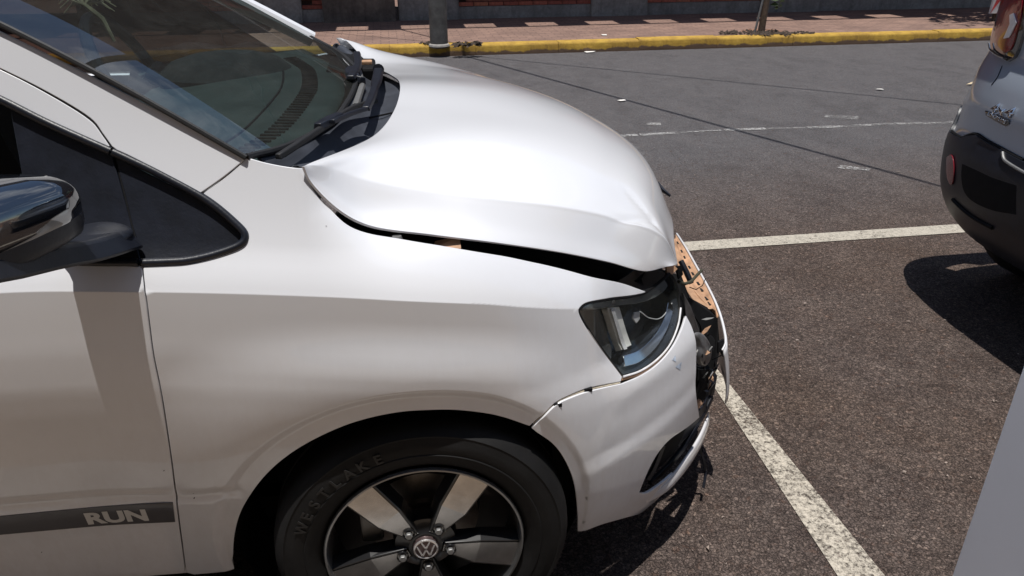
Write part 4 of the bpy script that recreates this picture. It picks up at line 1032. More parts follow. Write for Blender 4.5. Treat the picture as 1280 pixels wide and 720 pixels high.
# wiper: pivot, arm, blade (near side)
wp = [(0.0580, 0.9800, 1.0783), (0.0351, 0.9000, 1.0604), (0.0088, 0.8000, 1.0372), (-0.0086, 0.7500, 1.0252)]
piv = Vector(wp[0])
def near_ws(px, dz): return Vector((px[0], px[1], px[2]+dz))
arm = [(-0.0448, 0.9800, 1.0982), (-0.0405, 0.9000, 1.0691), (-0.0552, 0.8000, 1.0514), (-0.0669, 0.7400, 1.0414), (-0.0976, 0.6600, 1.0510), (-0.1253, 0.6000, 1.0532), (-0.1545, 0.5400, 1.0545)]
arm = [(-0.0437, 0.7181, 1.1350), (-0.0349, 0.5164, 1.1400), (-0.0435, 0.3889, 1.1400), (-0.0527, 0.2919, 1.1400), (-0.0761, 0.2855, 1.1350), (-0.0975, 0.2514, 1.1350), (-0.1155, 0.2393, 1.1300)]
wip = MB()
def bar(m, path, w_, h_):
    path = [Vector(p) for p in path]; V = []; n = len(path)
    for i, p in enumerate(path):
        t = (path[min(i+1, n-1)]-path[max(i-1, 0)]).normalized(); s_ = t.cross(Vector((0, 0, 1))).normalized(); u_ = s_.cross(t)
        ww = w_[i] if isinstance(w_, list) else w_
        for a, b in ((-1, -1), (1, -1), (.7, 1), (-.7, 1)): V.append(p+s_*ww*a+u_*h_*b)
    F_ = [(4*i+q, 4*i+(q+1) % 4, 4*i+4+(q+1) % 4, 4*i+4+q) for i in range(n-1) for q in range(4)]+[(3, 2, 1, 0), tuple(4*(n-1)+q for q in range(4))]
    m.add(V, F_); return m
wiper = bar(MB(), cat([(-0.0340, 0.9310, 1.1000), (-0.0399, 0.7939, 1.0950), (-0.0496, 0.6075, 1.0950), (-0.0600, 0.4965, 1.0950)], 10), [.014]*4+[.010]*6, .005).build('wiper', M['trim'], car, bev=.002)
bar(MB(), cat([(-0.0599, 0.4920, 1.0960), (-0.0813, 0.4482, 1.1000), (-0.1022, 0.3879, 1.1050), (-0.1191, 0.3384, 1.1080)], 8), .007, .004).build('wiper_arm', M['trim'], wiper, bev=.0015)
bar(MB(), [(-0.1072, 0.3981, 1.1060), (-0.1266, 0.3611, 1.1060), (-0.1447, 0.3175, 1.1050)], [.011, .013, .010], .006).build('blade_clip', M['trim'], wiper, bev=.002)
bl = [(-0.0409, 0.6672, 1.0750), (-0.0893, 0.5228, 1.0920), (-0.1347, 0.3362, 1.1000), (-0.1694, 0.2296, 1.0990), (-0.2005, 0.1609, 1.0940)]
bar(MB(), cat(bl, 16), .0065, .005).build('wiper_blade', M['rubber'], wiper, bev=.002)
bar(MB(), cat([(-0.0949, 0.4875, 1.0900), (-0.1350, 0.3339, 1.0960), (-0.1698, 0.2285, 1.0950), (-0.1933, 0.1751, 1.0910)], 12), .004, .002).build('blade_spine', M['trim'], wiper)
MB().tube([(-0.0386, 1.2096, 1.0500), (-0.0340, 0.9310, 1.1000)], .015, 14).build('wiper_pivot', M['trim'], wiper)
w2 = bar(MB(), cat([(-0.0974, 1.2230, 1.1000), (-0.0900, 1.0272, 1.1000), (-0.0936, 0.8778, 1.1050), (-0.1001, 0.7858, 1.1080)], 10), [.012]*10, .005).build('wiper', M['trim'], car, bev=.002)
bar(MB(), cat([(-0.1026, 0.9550, 1.1000), (-0.1083, 0.8863, 1.1000), (-0.0867, 0.8275, 1.1000), (-0.0761, 0.8375, 1.0900)], 6), .014, .008).build('wiper_pivot', M['trim'], w2, bev=.002)
bar(MB(), cat([(-0.0949, 0.9780, 1.1000), (-0.1442, 1.1984, 1.1050), (-0.1976, 1.3331, 1.1120), (-0.2420, 1.4020, 1.1250)], 10), .006, .004).build('wiper_blade', M['rubber'], w2)

# interior
def dash(u, v):
    kk = min(59, int(v*60)); b = basec[kk]*(1-(v*60-kk))+basec[kk+1]*(v*60-kk); x = b[0]-.03-.62*u; z = b[2]-.035-.05*u+.03*math.exp(-((v-.5)/.3)**2)*math.sin(math.pi*min(1, u*1.1))-.30*max(0, u-.86)/.14
    return (x, b[1]+(.02 if v < .5 else -.02), z)
dsh = sheet('dashboard', dash, 22, 50, M['dash'], car, .01)
# defroster grille: individual slats along a curve
s0 = None
vs_ = np.linspace(.14, .86, 200); pp = np.array([dash(.14, v) for v in vs_]); al = np.concatenate([[0], np.cumsum(np.linalg.norm(np.diff(pp, axis=0), axis=1))])
vv = np.interp(np.linspace(0, al[-1], 54), al, vs_)
for i in range(54):
    v = vv[i]; p = Vector(dash(.14, v)); q = Vector(dash(.14, v+.01)); q2 = Vector(dash(.17, v))
    yv = (q2-p).normalized(); xv = (q-p).normalized(); zv = xv.cross(yv).normalized(); zv = zv if zv.z > 0 else -zv
    if s0 is None:
        s0 = MB().box((-.0045, -.020, -.001), (.0045, .020, .003)).build('vent_slat', M['vent'], None, smooth=False); s0.parent = dsh; o = s0
    else: o = s0.copy(); col.objects.link(o)
    mt = Matrix((xv, yv, zv)).transposed().to_4x4(); mt.translation = p+zv*.010; mt.translation -= Vector((0, .82, 0))+Vector(dsh.location)-Vector((0, 0, 0))
    o.matrix_basis = mt
MB().tube([Vector(dash(.25, .14+.72*i/30))+Vector((0, 0, .010)) for i in range(31)], .003, 6).build('grille_edge', M['trim'], dsh)
# instrument hood and steering wheel (far side), seats
MB().lathe([(0, .050), (.10, .045), (.15, .03), (.185, 0), (.19, -.05)], (-.47, 1.22, 1.06), 'z', 28).build('instrument_hood', M['fabric'], dsh)
st = MB(); stc_ = Vector((-.72, 1.20, 1.05)); pth = []
for i in range(33):
    a = 2*math.pi*i/32; pth.append(stc_+Vector((-.08*math.sin(a), .185*math.cos(a), .165*math.sin(a))))
sw = st.tube(pth, .016, 8, cap=False).build('steering_wheel', M['trim'], car)
MB().tube([stc_+Vector((.02, -.18, 0)), stc_+Vector((.03, 0, -.02)), stc_+Vector((.02, .18, 0))], .02, 8).tube([stc_+Vector((.03, 0, 0)), stc_+Vector((.3, 0, -.12))], .03, 8).build('spoke', M['trim'], sw)
for yy in (.46, 1.18):
    seat = MB().box((-1.30, yy-.24, .45), (-.85, yy+.24, .62)).build('front_seat', M['fabric'], car, bev=.05)
    MB().slab([(-1.28, yy-.24, .55), (-1.12, yy-.24, .58), (-1.30, yy-.21, 1.22), (-1.42, yy-.21, 1.20)], (0, .46, 0)).build('backrest', M['fabric'], seat, bev=.03)
    MB().box((-1.45, yy-.12, 1.25), (-1.34, yy+.12, 1.42)).build('headrest', M['fabric'], seat, bev=.03)
# dried straw ornament hanging behind the windscreen
orn = MB(); g = random.Random(8); oc = Vector((-0.6684, 0.8000, 1.2833))
for i in range(26):
    a = g.uniform(-1.5, 1.5); L_ = g.uniform(.03, .065); p1 = oc+Vector((math.sin(a)*L_*.6, math.cos(a)*.02, .01+g.uniform(-.01, .02))); p2 = p1+Vector((math.sin(a)*L_*.5, 0, -L_*.35))
    orn.tube([oc, p1, p2], [.003, .002, .001], 4)
orn.tube([oc, oc+Vector((.03, 0, -.03)), oc+Vector((.045, 0, -.08))], [.006, .006, .004], 6)
orn.tube([oc, oc+Vector((0, 0, .3))], .001, 4)
o = orn.build('straw_ornament', M['straw'], None); tag(o, 'dried straw ornament hanging behind the windscreen of the white hatchback', 'ornament')

# door mirror
mir_ = MB()
c0 = Vector((-0.4523, -0.1400, 1.1123))
def blob(c_, half, tw, nose=.6, nu=22, nv=16, pw=2.6, cut=None):
    V = []; F_ = []
    for i in range(nv+1):
        ph = math.pi*i/nv-math.pi/2
        for j in range(nu):
            th_ = 2*math.pi*j/nu
            f = lambda v: math.copysign(abs(v)**(2/pw), v)
            x = half[0]*f(math.cos(ph))*f(math.cos(th_)); y = half[1]*f(math.cos(ph))*f(math.sin(th_)); z = half[2]*f(math.sin(ph))
            p = Vector((x, y, z))
            if x > 0: p.y *= 1-.25*(x/half[0]); p.z *= 1-.12*(x/half[0])
            V.append(c_+tw @ p)
    for i in range(nv):
        for j in range(nu): F_.append((i*nu+j, i*nu+(j+1) % nu, (i+1)*nu+(j+1) % nu, (i+1)*nu+j))
    return V, F_
tw = Matrix.Rotation(math.radians(3), 3, 'Z')
mc = Vector((-.500, -.135, 1.104))
def shell_loft(secs, nseg=28, pw=3.2):
    """rounded-box sections (centre, half width, half height) lofted outwards, closed at both ends"""
    V = []; F_ = []
    for c_, hx, hz in secs:
        for j in range(nseg):
            a_ = 2*math.pi*j/nseg; f = lambda v: math.copysign(abs(v)**(2/pw), v)
            V.append((c_[0]+hx*f(math.cos(a_)), c_[1], c_[2]+hz*f(math.sin(a_))-.010*math.cos(a_)))
    n_ = len(secs)
    for i in range(n_-1):
        for j in range(nseg): F_.append((i*nseg+j, i*nseg+(j+1) % nseg, (i+1)*nseg+(j+1) % nseg, (i+1)*nseg+j))
    F_.append(tuple(range(nseg-1, -1, -1))); F_.append(tuple(range((n_-1)*nseg, n_*nseg)))
    return MB().add(V, F_)
def mirror_secs(dz, kx, kz):
    out = []
    for y_, s_ in ((-.028, .35), (-.034, .66), (-.048, .84), (-.075, .94), (-.12, 1.0), (-.18, 1.02), (-.24, 1.0), (-.28, .92), (-.305, .75), (-.315, .45)):
        out.append(((-.487+.62*(y_+.03), y_, 1.098+dz+.02*(y_+.03)), .066*kx*s_, .050*kz*s_))
    return out
mirror = shell_loft(mirror_secs(-.006, .97, .95)).build('door_mirror', M['trim'], door, sharp=180)
shell_loft(mirror_secs(.012, 1.02, .80)).build('mirror_cap', M['cap'], mirror, sharp=180)
bar(MB(), [(-.452+.62*(y_+.03), y_, 1.064) for y_ in (-.10, -.16, -.22, -.27)], .010, .006).build('turn_signal', M['lampgrey3'], mirror, bev=.002)
bar(MB(), cat([(-0.4747, 0.0750, 0.9932), (-0.4731, 0.0400, 1.0047), (-0.4847, 0.0000, 1.0115), (-0.5030, -0.0600, 1.0282), (-0.5219, -0.1300, 1.0458), (-0.5326, -0.2000, 1.0670)], 12), [.062, .062, .055, .048, .043, .04, .038, .036, .034, .034, .03, .03], .016).build('mirror_arm', M['trim'], mirror, bev=.006)
MB().add(*blob(Vector((-0.4717, 0.0600, 1.0072)), (.050, .045, .018), tw, pw=2.2)).build('mirror_foot', M['trim'], mirror)

# headlight: lens, dark housing, reflector, vertical light strip
hl = smoothpoly([[(0.5558, 0.7332), (0.6118, 0.7302), (0.6869, 0.7275)], [(0.6869, 0.7275), (0.7173, 0.7042), (0.7351, 0.6667), (0.7214, 0.6441), (0.6850, 0.6268), (0.6300, 0.6080), (0.5706, 0.5993), (0.5056, 0.5980), (0.4524, 0.6065)],
    [(0.4524, 0.6065), (0.4067, 0.6680), (0.3597, 0.7355), (0.3382, 0.7732), (0.3449, 0.7817), (0.3670, 0.7833), (0.4196, 0.7697), (0.4888, 0.7473), (0.5558, 0.7332)]], .01)
lens = panel('headlight', hl, S, M['lens'], car, step=.012, off=-.002, th=.004)
ctr = np.mean(np.array(hl), 0)
hin = [tuple(ctr+(np.array(p)-ctr)*1.03) for p in hl]
def inset(dx, dy, dz=0):
    return lambda s_, z_: tuple(np.array(S(s_, z_))+np.array([dx, dy, dz]))
panel('lamp_housing', hin, inset(-.05, .06), M['lampbowl'], lens, step=.014, th=0)
panel('gap_dark_panel', [tuple(ctr+np.array([.02, .03])+(np.array(p)-ctr)*1.4) for p in hl], inset(-.085, .10), M['dark'], lens, step=.02, th=0)  # dark panel added behind the lamp to blacken the gap
# housing walls
V = []; F_ = []
n = len(hin)
for p in hl:
    a = Vector(S(*p)); nn = sgrad(S, *p); V += [a-nn*.005, a+Vector((-.05, .06, 0))]
for i in range(n): F_.append((2*i, 2*((i+1) % n), 2*((i+1) % n)+1, 2*i+1))
MB().add(V, F_).build('housing_wall', M['lampbowl'], lens)
rimr = [np.array(p) for p in hl]; 
MB().tube([Vector(S(*p))-sgrad(S, *p)*.004 for p in hl]+[Vector(S(*hl[0]))-sgrad(S, *hl[0])*.004], .0035, 6, cap=False).build('lens_seal', M['dark'], lens)
in1 = inset(-.010, .012)
panel('light_strip', dens([(0.4388, 0.7402), (0.4782, 0.7254), (0.5112, 0.6378), (0.4781, 0.6396)], .012), in1, M['lampgrey'], lens, step=.01, th=.016)
in2 = inset(-.006, .008)
panel('strip_edge', dens([(0.4416, 0.7390), (0.4527, 0.7342), (0.4891, 0.6388), (0.4786, 0.6408)], .012), in2, M['lampwhite'], lens, step=.01, th=.003)
panel('inner_bezel', dens([(0.3588, 0.7686), (0.4280, 0.7449), (0.4656, 0.6440), (0.4548, 0.6172), (0.4098, 0.6814)], .012), inset(-.02, .024), M['bezel'], lens, step=.012, th=.01)
panel('top_highlight', smoothpoly([[(0.3487, 0.7778), (0.3755, 0.7792), (0.4245, 0.7663), (0.5029, 0.7427), (0.5730, 0.7306), (0.6637, 0.7224)], [(0.6637, 0.7224), (0.6768, 0.7017), (0.5988, 0.7053), (0.5073, 0.7250), (0.4230, 0.7518), (0.3741, 0.7667)], [(0.3741, 0.7667), (0.3487, 0.7778)]], .01), inset(-.006, .006), M['lampgrey2'], lens, step=.008, th=.006)  # grey band stands for the highlight across the lens top
panel('lower_bezel', smoothpoly([[(0.4770, 0.6291), (0.5312, 0.6239), (0.5998, 0.6311), (0.6579, 0.6445), (0.6887, 0.6624)], [(0.6887, 0.6624), (0.7043, 0.6478), (0.6611, 0.6297), (0.5893, 0.6120), (0.5248, 0.6063), (0.4773, 0.6124)], [(0.4773, 0.6124), (0.4770, 0.6291)]], .01), inset(-.008, .009), M['chrome'], lens, step=.008, th=.006)
panel('painted_glint', dens([(0.5391, 0.6921), (0.5584, 0.6870), (0.5573, 0.6718), (0.5440, 0.6681), (0.5323, 0.6825)], .006), inset(-.012, .014), M['lampwhite'], lens, step=.006, th=.004)  # small white patch stands for a glint inside the lamp
MB().tube(on_body([(0.5489, 0.6955), (0.5881, 0.6676), (0.6387, 0.6534), (0.7084, 0.6589)], -.012, 20), .0012, 5).build('crack_line', M['lampwhite'], lens)
MB().tube(on_body([(0.4522, 0.6052), (0.5056, 0.5980), (0.5706, 0.5993), (0.6300, 0.6080), (0.6850, 0.6268), (0.7214, 0.6441)], .0, 24), .0022, 6).build('edge_highlight', M['lampwhite'], lens)  # pale tube stands for the highlight along the lens edge
# body-side edge strip under the lamp
MB().tube(on_body([(0.3575, 0.7330), (0.4041, 0.6659), (0.4495, 0.6046)], -.003, 12), .003, 6).build('lamp_bracket_edge', M['badge'], lens)

# bumper: corner skin with open fog recess, lower lip, torn parts
ft = [(0.5186, 0.2836), (0.5288, 0.3175), (0.5492, 0.3541), (0.5786, 0.3799), (0.6234, 0.3902), (0.6999, 0.3782), (0.7851, 0.3608)]
bum = smoothpoly([
    [(0.2241, 0.5654), (0.2680, 0.6045), (0.3088, 0.6132), (0.3644, 0.6106), (0.4452, 0.5943)],
    [(0.4452, 0.5943), (0.5036, 0.5898), (0.5679, 0.5914), (0.6338, 0.6010), (0.6891, 0.6155), (0.7256, 0.6275)],
    [(0.7256, 0.6275), (0.7380, 0.6032), (0.7428, 0.5694), (0.7375, 0.5147), (0.7397, 0.4507), (0.7851, 0.3608)],
    ft[::-1],
    [(0.5186, 0.2836), (0.5517, 0.2580), (0.6061, 0.2498), (0.6760, 0.2447)],
    [(0.6760, 0.2447), (0.7280, 0.1788), (0.6828, 0.1800)],
    [(0.6828, 0.1800), (0.6362, 0.1650), (0.5927, 0.1500), (0.4991, 0.1989), (0.4092, 0.2326), (0.3486, 0.2319)],
    [(0.3486, 0.2319), (0.3405, 0.3015), (0.3258, 0.3920), (0.3034, 0.4591), (0.2722, 0.5146), (0.2276, 0.5607)]], .01)
bumper = panel('front_bumper', bum, S, M['white'], car, step=.013, off=.004, th=.006)
# lower lip continuing past the recess towards the middle
lipt = cat([((0.6562, 0.2439)[0], .262), (.80, .235), (.90, .262), (1.0, .27)], 12); 
def lipfn(u, v):
    s_ = (0.5438, 0.2243)[0]+u*.42; z0_ = .185; z1_ = .215+.05*min(1, u*2)
    z_ = z0_+(z1_-z0_)*v; q = Vector(S(s_, z_)); nn = sgrad(S, s_, z_); q = q+nn*(.012*math.sin(math.pi*v)+.004)*sstep(-.02, .3, u); return tuple(q)
sheet('bumper_lip', lipfn, 24, 8, M['white'], bumper, .004)
# fog recess: black insert sitting deeper, lattice edge
fr = smoothpoly([ft, [(0.7851, 0.3608), (.92, .40), (1.02, .40)], [(1.02, .40), (1.02, .245)], [(1.02, .245), (.85, .245), (0.6679, 0.2446), (0.5983, 0.2523), (0.5211, 0.2732)]], .015)
panel('grille_insert', fr, S, M['dark'], bumper, step=.02, off=-.03, th=0)
V = []; F_ = []
wl = ft+[(.92, .40)]
wl = cat(ft, 24); 
for p in wl:
    a = Vector(S(p[0], p[1])); nn = sgrad(S, p[0], p[1]); V += [a+nn*.002, a-nn*.032]
for i in range(len(wl)-1): F_.append((2*i, 2*i+2, 2*i+3, 2*i+1))
MB().add(V, F_).build('recess_wall', M['trim'], bumper)
bar(MB(), on_body([(0.6181, 0.3630), (0.6029, 0.3359), (0.5888, 0.3074), (0.5687, 0.2851)], -.012, 10), .004, .006).build('recess_rib', M['trim'], bumper)
bar(MB(), [(0.5593, 0.2800, 0.1939), (0.6195, 0.3200, 0.2088), (0.6705, 0.3600, 0.2269), (0.7105, 0.3900, 0.2633), (0.7457, 0.4200, 0.2886), (0.7697, 0.4400, 0.3227)], .007, .007).build('grille_blade', M['trim'], bumper, bev=.002)
# torn lower grille end: black strip with tan broken back
o = MB().slab([(0.6089, 0.3000, 0.3167), (0.6815, 0.3600, 0.3082), (0.7381, 0.4100, 0.3214), (0.7707, 0.4500, 0.3486), (0.7847, 0.4700, 0.3742), (0.7949, 0.4700, 0.3632), (0.7876, 0.4600, 0.3151), (0.7546, 0.4200, 0.2876), (0.7028, 0.3800, 0.2588), (0.6459, 0.3300, 0.2579)], (.004, .03, -.004)).build('torn_grille_end', M['trim'], bumper, smooth=False, bev=.002)
MB().slab([(0.6809, 0.3700, 0.2887), (0.6922, 0.3800, 0.3395), (0.7332, 0.4200, 0.3425), (0.7624, 0.4400, 0.3285), (0.7431, 0.4200, 0.3115), (0.7130, 0.3900, 0.3007)], (.002, .012, 0)).build('torn_foam', M['tan2'], bumper, smooth=False, bev=.001)
MB().slab([(0.7498, 0.4400, 0.3424), (0.7578, 0.4500, 0.3648), (0.7794, 0.4600, 0.3661), (0.7840, 0.4600, 0.3457), (0.7680, 0.4500, 0.3339)], (.002, .012, 0)).build('torn_foam', M['tan2'], bumper, smooth=False, bev=.001)
MB().slab([(0.7168, 0.4000, 0.1774), (0.7271, 0.4100, 0.2001), (0.7348, 0.4100, 0.1913), (0.7278, 0.4000, 0.1575), (0.7104, 0.3900, 0.1383)], (.004, .01, 0)).build('lip_tip', M['greyplastic'], bumper, smooth=False, bev=.001)
bar(MB(), cat([(0.7370, 0.4200, 0.1860), (0.7574, 0.4200, 0.1434), (0.7729, 0.4200, 0.0869), (0.7623, 0.4000, 0.0493)], 12), [.004]*12, .003).build('hanging_strip', M['trim'], bumper)
# black slab stands for the dark cavity between lamp and displaced bumper centre
MB().slab([(0.6784, 0.5000, 0.6501), (0.7057, 0.5000, 0.5876), (0.7932, 0.5800, 0.5120), (0.8271, 0.5800, 0.4750), (0.8260, 0.5400, 0.4028), (0.8007, 0.5000, 0.3438), (0.7696, 0.4600, 0.2967), (0.7275, 0.4400, 0.2843), (0.6942, 0.4200, 0.4049), (0.6737, 0.4200, 0.5236), (0.6484, 0.4200, 0.6145)], (-.05, .16, -.03)).build('cavity_shade', M['dark'], bumper, smooth=False)
MB().slab([(0.6221, 0.3400, 0.6817), (0.6516, 0.3600, 0.6362), (0.6916, 0.3900, 0.5565), (0.7022, 0.4000, 0.5141), (0.6750, 0.3800, 0.5235), (0.6389, 0.3500, 0.6087)], (.0, .02, 0)).build('bent_bracket', M['greyplastic'], bumper, smooth=False, bev=.002)
# crumpled half-clear shard
g = random.Random(12); base_ = [(0.6619, 0.3600, 0.5756), (0.7054, 0.3900, 0.5419), (0.7373, 0.4100, 0.4960), (0.7401, 0.4100, 0.4539), (0.7207, 0.4000, 0.4408), (0.6804, 0.3700, 0.4747), (0.6620, 0.3600, 0.5362)]
cc_ = sum((Vector(p) for p in base_), Vector())/len(base_); V = [tuple(cc_+Vector((0, -.015, .01)))]+list(base_)+[tuple(cc_*.5+Vector(p)*.5+Vector((g.uniform(-.004, .004), g.uniform(-.018, .006), g.uniform(-.004, .004)))) for p in base_]
n = len(base_); F_ = []
for i in range(n):
    j = (i+1) % n; F_ += [(1+i, 1+j, 1+n+j), (1+i, 1+n+j, 1+n+i), (1+n+i, 1+n+j, 0)]
sh = raw('crumpled_shard', V, F_, M['greyplastic'], bumper, sharp=180)
ms = sh.modifiers.new('sub', 'SUBSURF'); ms.levels = 2; ms.render_levels = 2
md = sh.modifiers.new('thickness', 'SOLIDIFY'); md.thickness = .003
MB().slab([(0.7112, 0.4100, 0.4285), (0.7552, 0.4300, 0.4118), (0.7494, 0.4300, 0.3687), (0.7572, 0.4300, 0.3382), (0.7295, 0.4100, 0.3198), (0.7080, 0.4000, 0.3438)], (0, .03, 0)).build('broken_mount', M['dark'], bumper, smooth=False)
# displaced centre of the bumper: white outer skin seen on edge, dusty inner face towards the camera
outer = [(0.9042, 1.1200, 0.5040), (0.8900, 1.0000, 0.5055), (0.8708, 0.8600, 0.5046), (0.8563, 0.7400, 0.5006), (0.8444, 0.6500, 0.4946), (0.8325, 0.5800, 0.4868), (0.8251, 0.5300, 0.4678), (0.8145, 0.4900, 0.4524), (0.7986, 0.4700, 0.4413)]
inner = [(0.8633, 1.0400, 0.5160), (0.8266, 0.9000, 0.5089), (0.7925, 0.7800, 0.5125), (0.7740, 0.6800, 0.5180), (0.7800, 0.6200, 0.5075), (0.7958, 0.5850, 0.5068), (0.8115, 0.5800, 0.5105)]
OC = cat(outer, 40); IC = cat(inner, 30)
oc30 = cat(outer[:6], 30)
bc = sheet('bumper_centre', lambda u, v: tuple(np.array(OC[int(round(u*39))])+np.array([.004+.028*math.sin(v*1.5)*(.4+.6*u), -.0, -.17*v-.012*u*0])), 40, 10, M['white'], bumper, .004)
def flange(u, v):
    a = oc30[int(round(u*29))]; b = IC[int(round(u*29))]; p = a*(1-v)+b*v; p = p.copy(); p[2] += -.004-.018*math.sin(math.pi*min(1, v*1.6))*(.5+.5*u); p[0] -= .002; return tuple(p)
sheet('bumper_back_face', flange, 30, 10, M['tan'], bc, .003)
MB().tube([tuple(p+np.array([-.001, -.001, .001])) for p in OC], .0026, 6).build('bumper_rim', M['white'], bc)
sl = None
for i in range(11):
    u = .08+i*.085; p = Vector(flange(u, .22)); q2 = Vector(flange(min(1, u+.04), .22)); ang = math.atan2(q2.y-p.y, q2.x-p.x)
    if sl is None: sl = MB().box((-.010, -.0035, -.001), (.010, .0035, .0025)).build('clip_slot', M['vent'], None, smooth=False); sl.parent = bc; o = sl
    else: o = sl.copy(); col.objects.link(o)
    o.location = p+Vector((0, 0, .002))-Vector((0, .0, 0)); o.rotation_euler = (0, 0, ang)
MB().tube(cat([flange(.2, .75), flange(.5, .7), flange(.8, .65), flange(.98, .6)], 14), .005, 6).build('back_rib', M['tan'], bc)
MB().slab([(0.8088, 0.4900, 0.4625), (0.8126, 0.4800, 0.4341), (0.8036, 0.4700, 0.4190), (0.7951, 0.4750, 0.4339), (0.7890, 0.4750, 0.4296), (0.7895, 0.4800, 0.4604)], (0, .006, 0)).build('torn_tip', M['dark'], bc, smooth=False)
# brackets, wires and clips by the lamp top
MB().tube([(0.6804, 0.5200, 0.6826), (0.6899, 0.5000, 0.6602), (0.7014, 0.4900, 0.6331)], .007, 8).build('lock_rod', M['trim'], bumper)
MB().tube([(0.6385, 0.4200, 0.6752), (0.6636, 0.4400, 0.6575), (0.6923, 0.4700, 0.6476), (0.7289, 0.5200, 0.6415), (0.7562, 0.5600, 0.6325)], .004, 8).build('hook_bracket', M['olive'], bumper)
MB().tube([(0.7026, 0.5000, 0.6171), (0.7336, 0.5300, 0.5935), (0.7588, 0.5500, 0.5934), (0.7789, 0.5800, 0.5987)], .0012, 5).build('loose_wire', M['dark'], bumper)
MB().slab([(0.5816, 0.3600, 0.7457), (0.6063, 0.3800, 0.7390), (0.6169, 0.3800, 0.7282), (0.6007, 0.3700, 0.7198), (0.5849, 0.3600, 0.7296)], (.0, .01, -.004)).build('tan_clip', M['tan'], bumper, smooth=False)
MB().slab([(0.6206, 0.4000, 0.7251), (0.6424, 0.4200, 0.7166), (0.6486, 0.4200, 0.6933), (0.6358, 0.4100, 0.6864)], (.0, .01, -.004)).build('black_clip', M['dark'], bumper, smooth=False)
MB().tube([(0.8151, 1.1000, 0.6908), (0.8209, 1.0600, 0.6797), (0.8426, 1.0500, 0.6633)], [.006, .007, .004], 6).build('wiper_tip_debris', M['trim'], bumper)
# raw edge between fender and bumper: pale backing strip, clips
MB().tube(on_body([(0.2291, 0.5701), (0.2698, 0.6075), (0.3089, 0.6164), (0.3646, 0.6138), (0.4433, 0.5979)], -.004, 30), .003, 6).build('edge_strip', M['tanwhite'], bumper)
for a in ((0.3523, 0.6161), (0.2788, 0.6067)):
    p = Vector(S(*a)); MB().box((p.x-.008, p.y-.004, p.z-.003), (p.x+.008, p.y+.004, p.z+.004)).build('bumper_clip', M['dark'], bumper, smooth=False)
MB().tube(on_body([(0.4490, 0.6019), (0.5042, 0.5926), (0.5627, 0.5945), (0.6197, 0.6026)], -.006, 16), .004, 6).build('yellowed_seal', M['tan'], bumper)
g = random.Random(31)
for k in range(26):
    px_, = (g.uniform(0, 1),); a_, b_ = Vector((0.6406, 0.3600, 0.6287)), Vector((0.7520, 0.4200, 0.3105)); c_, d_ = Vector((0.7662, 0.4800, 0.5470)), Vector((0.7788, 0.4600, 0.3712))
    u_ = g.random(); v_ = g.random(); p = (a_*(1-v_)+b_*v_)*(1-u_)+(c_*(1-v_)+d_*v_)*u_+Vector((g.uniform(-.006, .004), g.uniform(-.03, .01), 0))
    L_ = g.uniform(.008, .026); ax = Vector((g.gauss(0, .5), g.gauss(0, .6), g.gauss(0, 1))).normalized(); bx_ = ax.orthogonal().normalized()*L_*g.uniform(.2, .5)
    m = MB().slab([p-ax*L_, p-bx_*.6+ax*L_*.2, p+ax*L_, p+ax*L_*.3+bx_, p-ax*L_*.5+bx_*.7], ax.cross(bx_).normalized()*.003)
    m.build('broken_fragment', [M['dark'], M['trim'], M['tan2'], M['greyplastic'], M['grey_metal'], M['dark']][k % 6], bumper, smooth=False)
for (pa, pb, pc_) in (((0.6302, 0.5636), (0.6605, 0.5623), (0.6522, 0.5469)), ((0.6185, 0.5820), (0.6344, 0.5859), (0.6346, 0.5727))):
    panel('paint_scuff', dens([pa, pb, pc_], .008), S, M['scuff'], bumper, step=.006, off=.0046, th=0)
MB().tube(cat([(0.6842, 0.4100, 0.5839), (0.7089, 0.4200, 0.5430), (0.7097, 0.4200, 0.4974), (0.7282, 0.4200, 0.4444), (0.7315, 0.4200, 0.3770)], 20), .0022, 6).build('loose_wire', M['dark'], bumper)
MB().tube(cat([(0.7431, 0.4400, 0.4594), (0.7294, 0.4300, 0.4311), (0.7558, 0.4400, 0.3861)], 12), .0016, 6).build('loose_wire', M['scuff'], bumper)
# dark sheet behind lamp and bumper, put in to blacken the gaps
def back(u, v):
    s_ = .30+.60*u; z_ = .22+.5*v; q = Vector(S(s_, z_))-sgrad(S, s_, z_)*.075; return tuple(q)
sheet('gap_shade_sheet', back, 16, 12, M['dark'], bumper)

# ------------------------------------------------------------------ silver wagon parked ahead (tail seen at the right edge)
wag = empty('silver_wagon', (4.0, WY, 0)); tag(wag, 'silver boxy wagon with black rear bumper parked ahead at the right edge', 'car')
HP = math.pi/2
def lower(t0, t1, z0, z1): return dens([(t0, z0), (t1, z0), (t1, z1), (t0, z1)], .05)
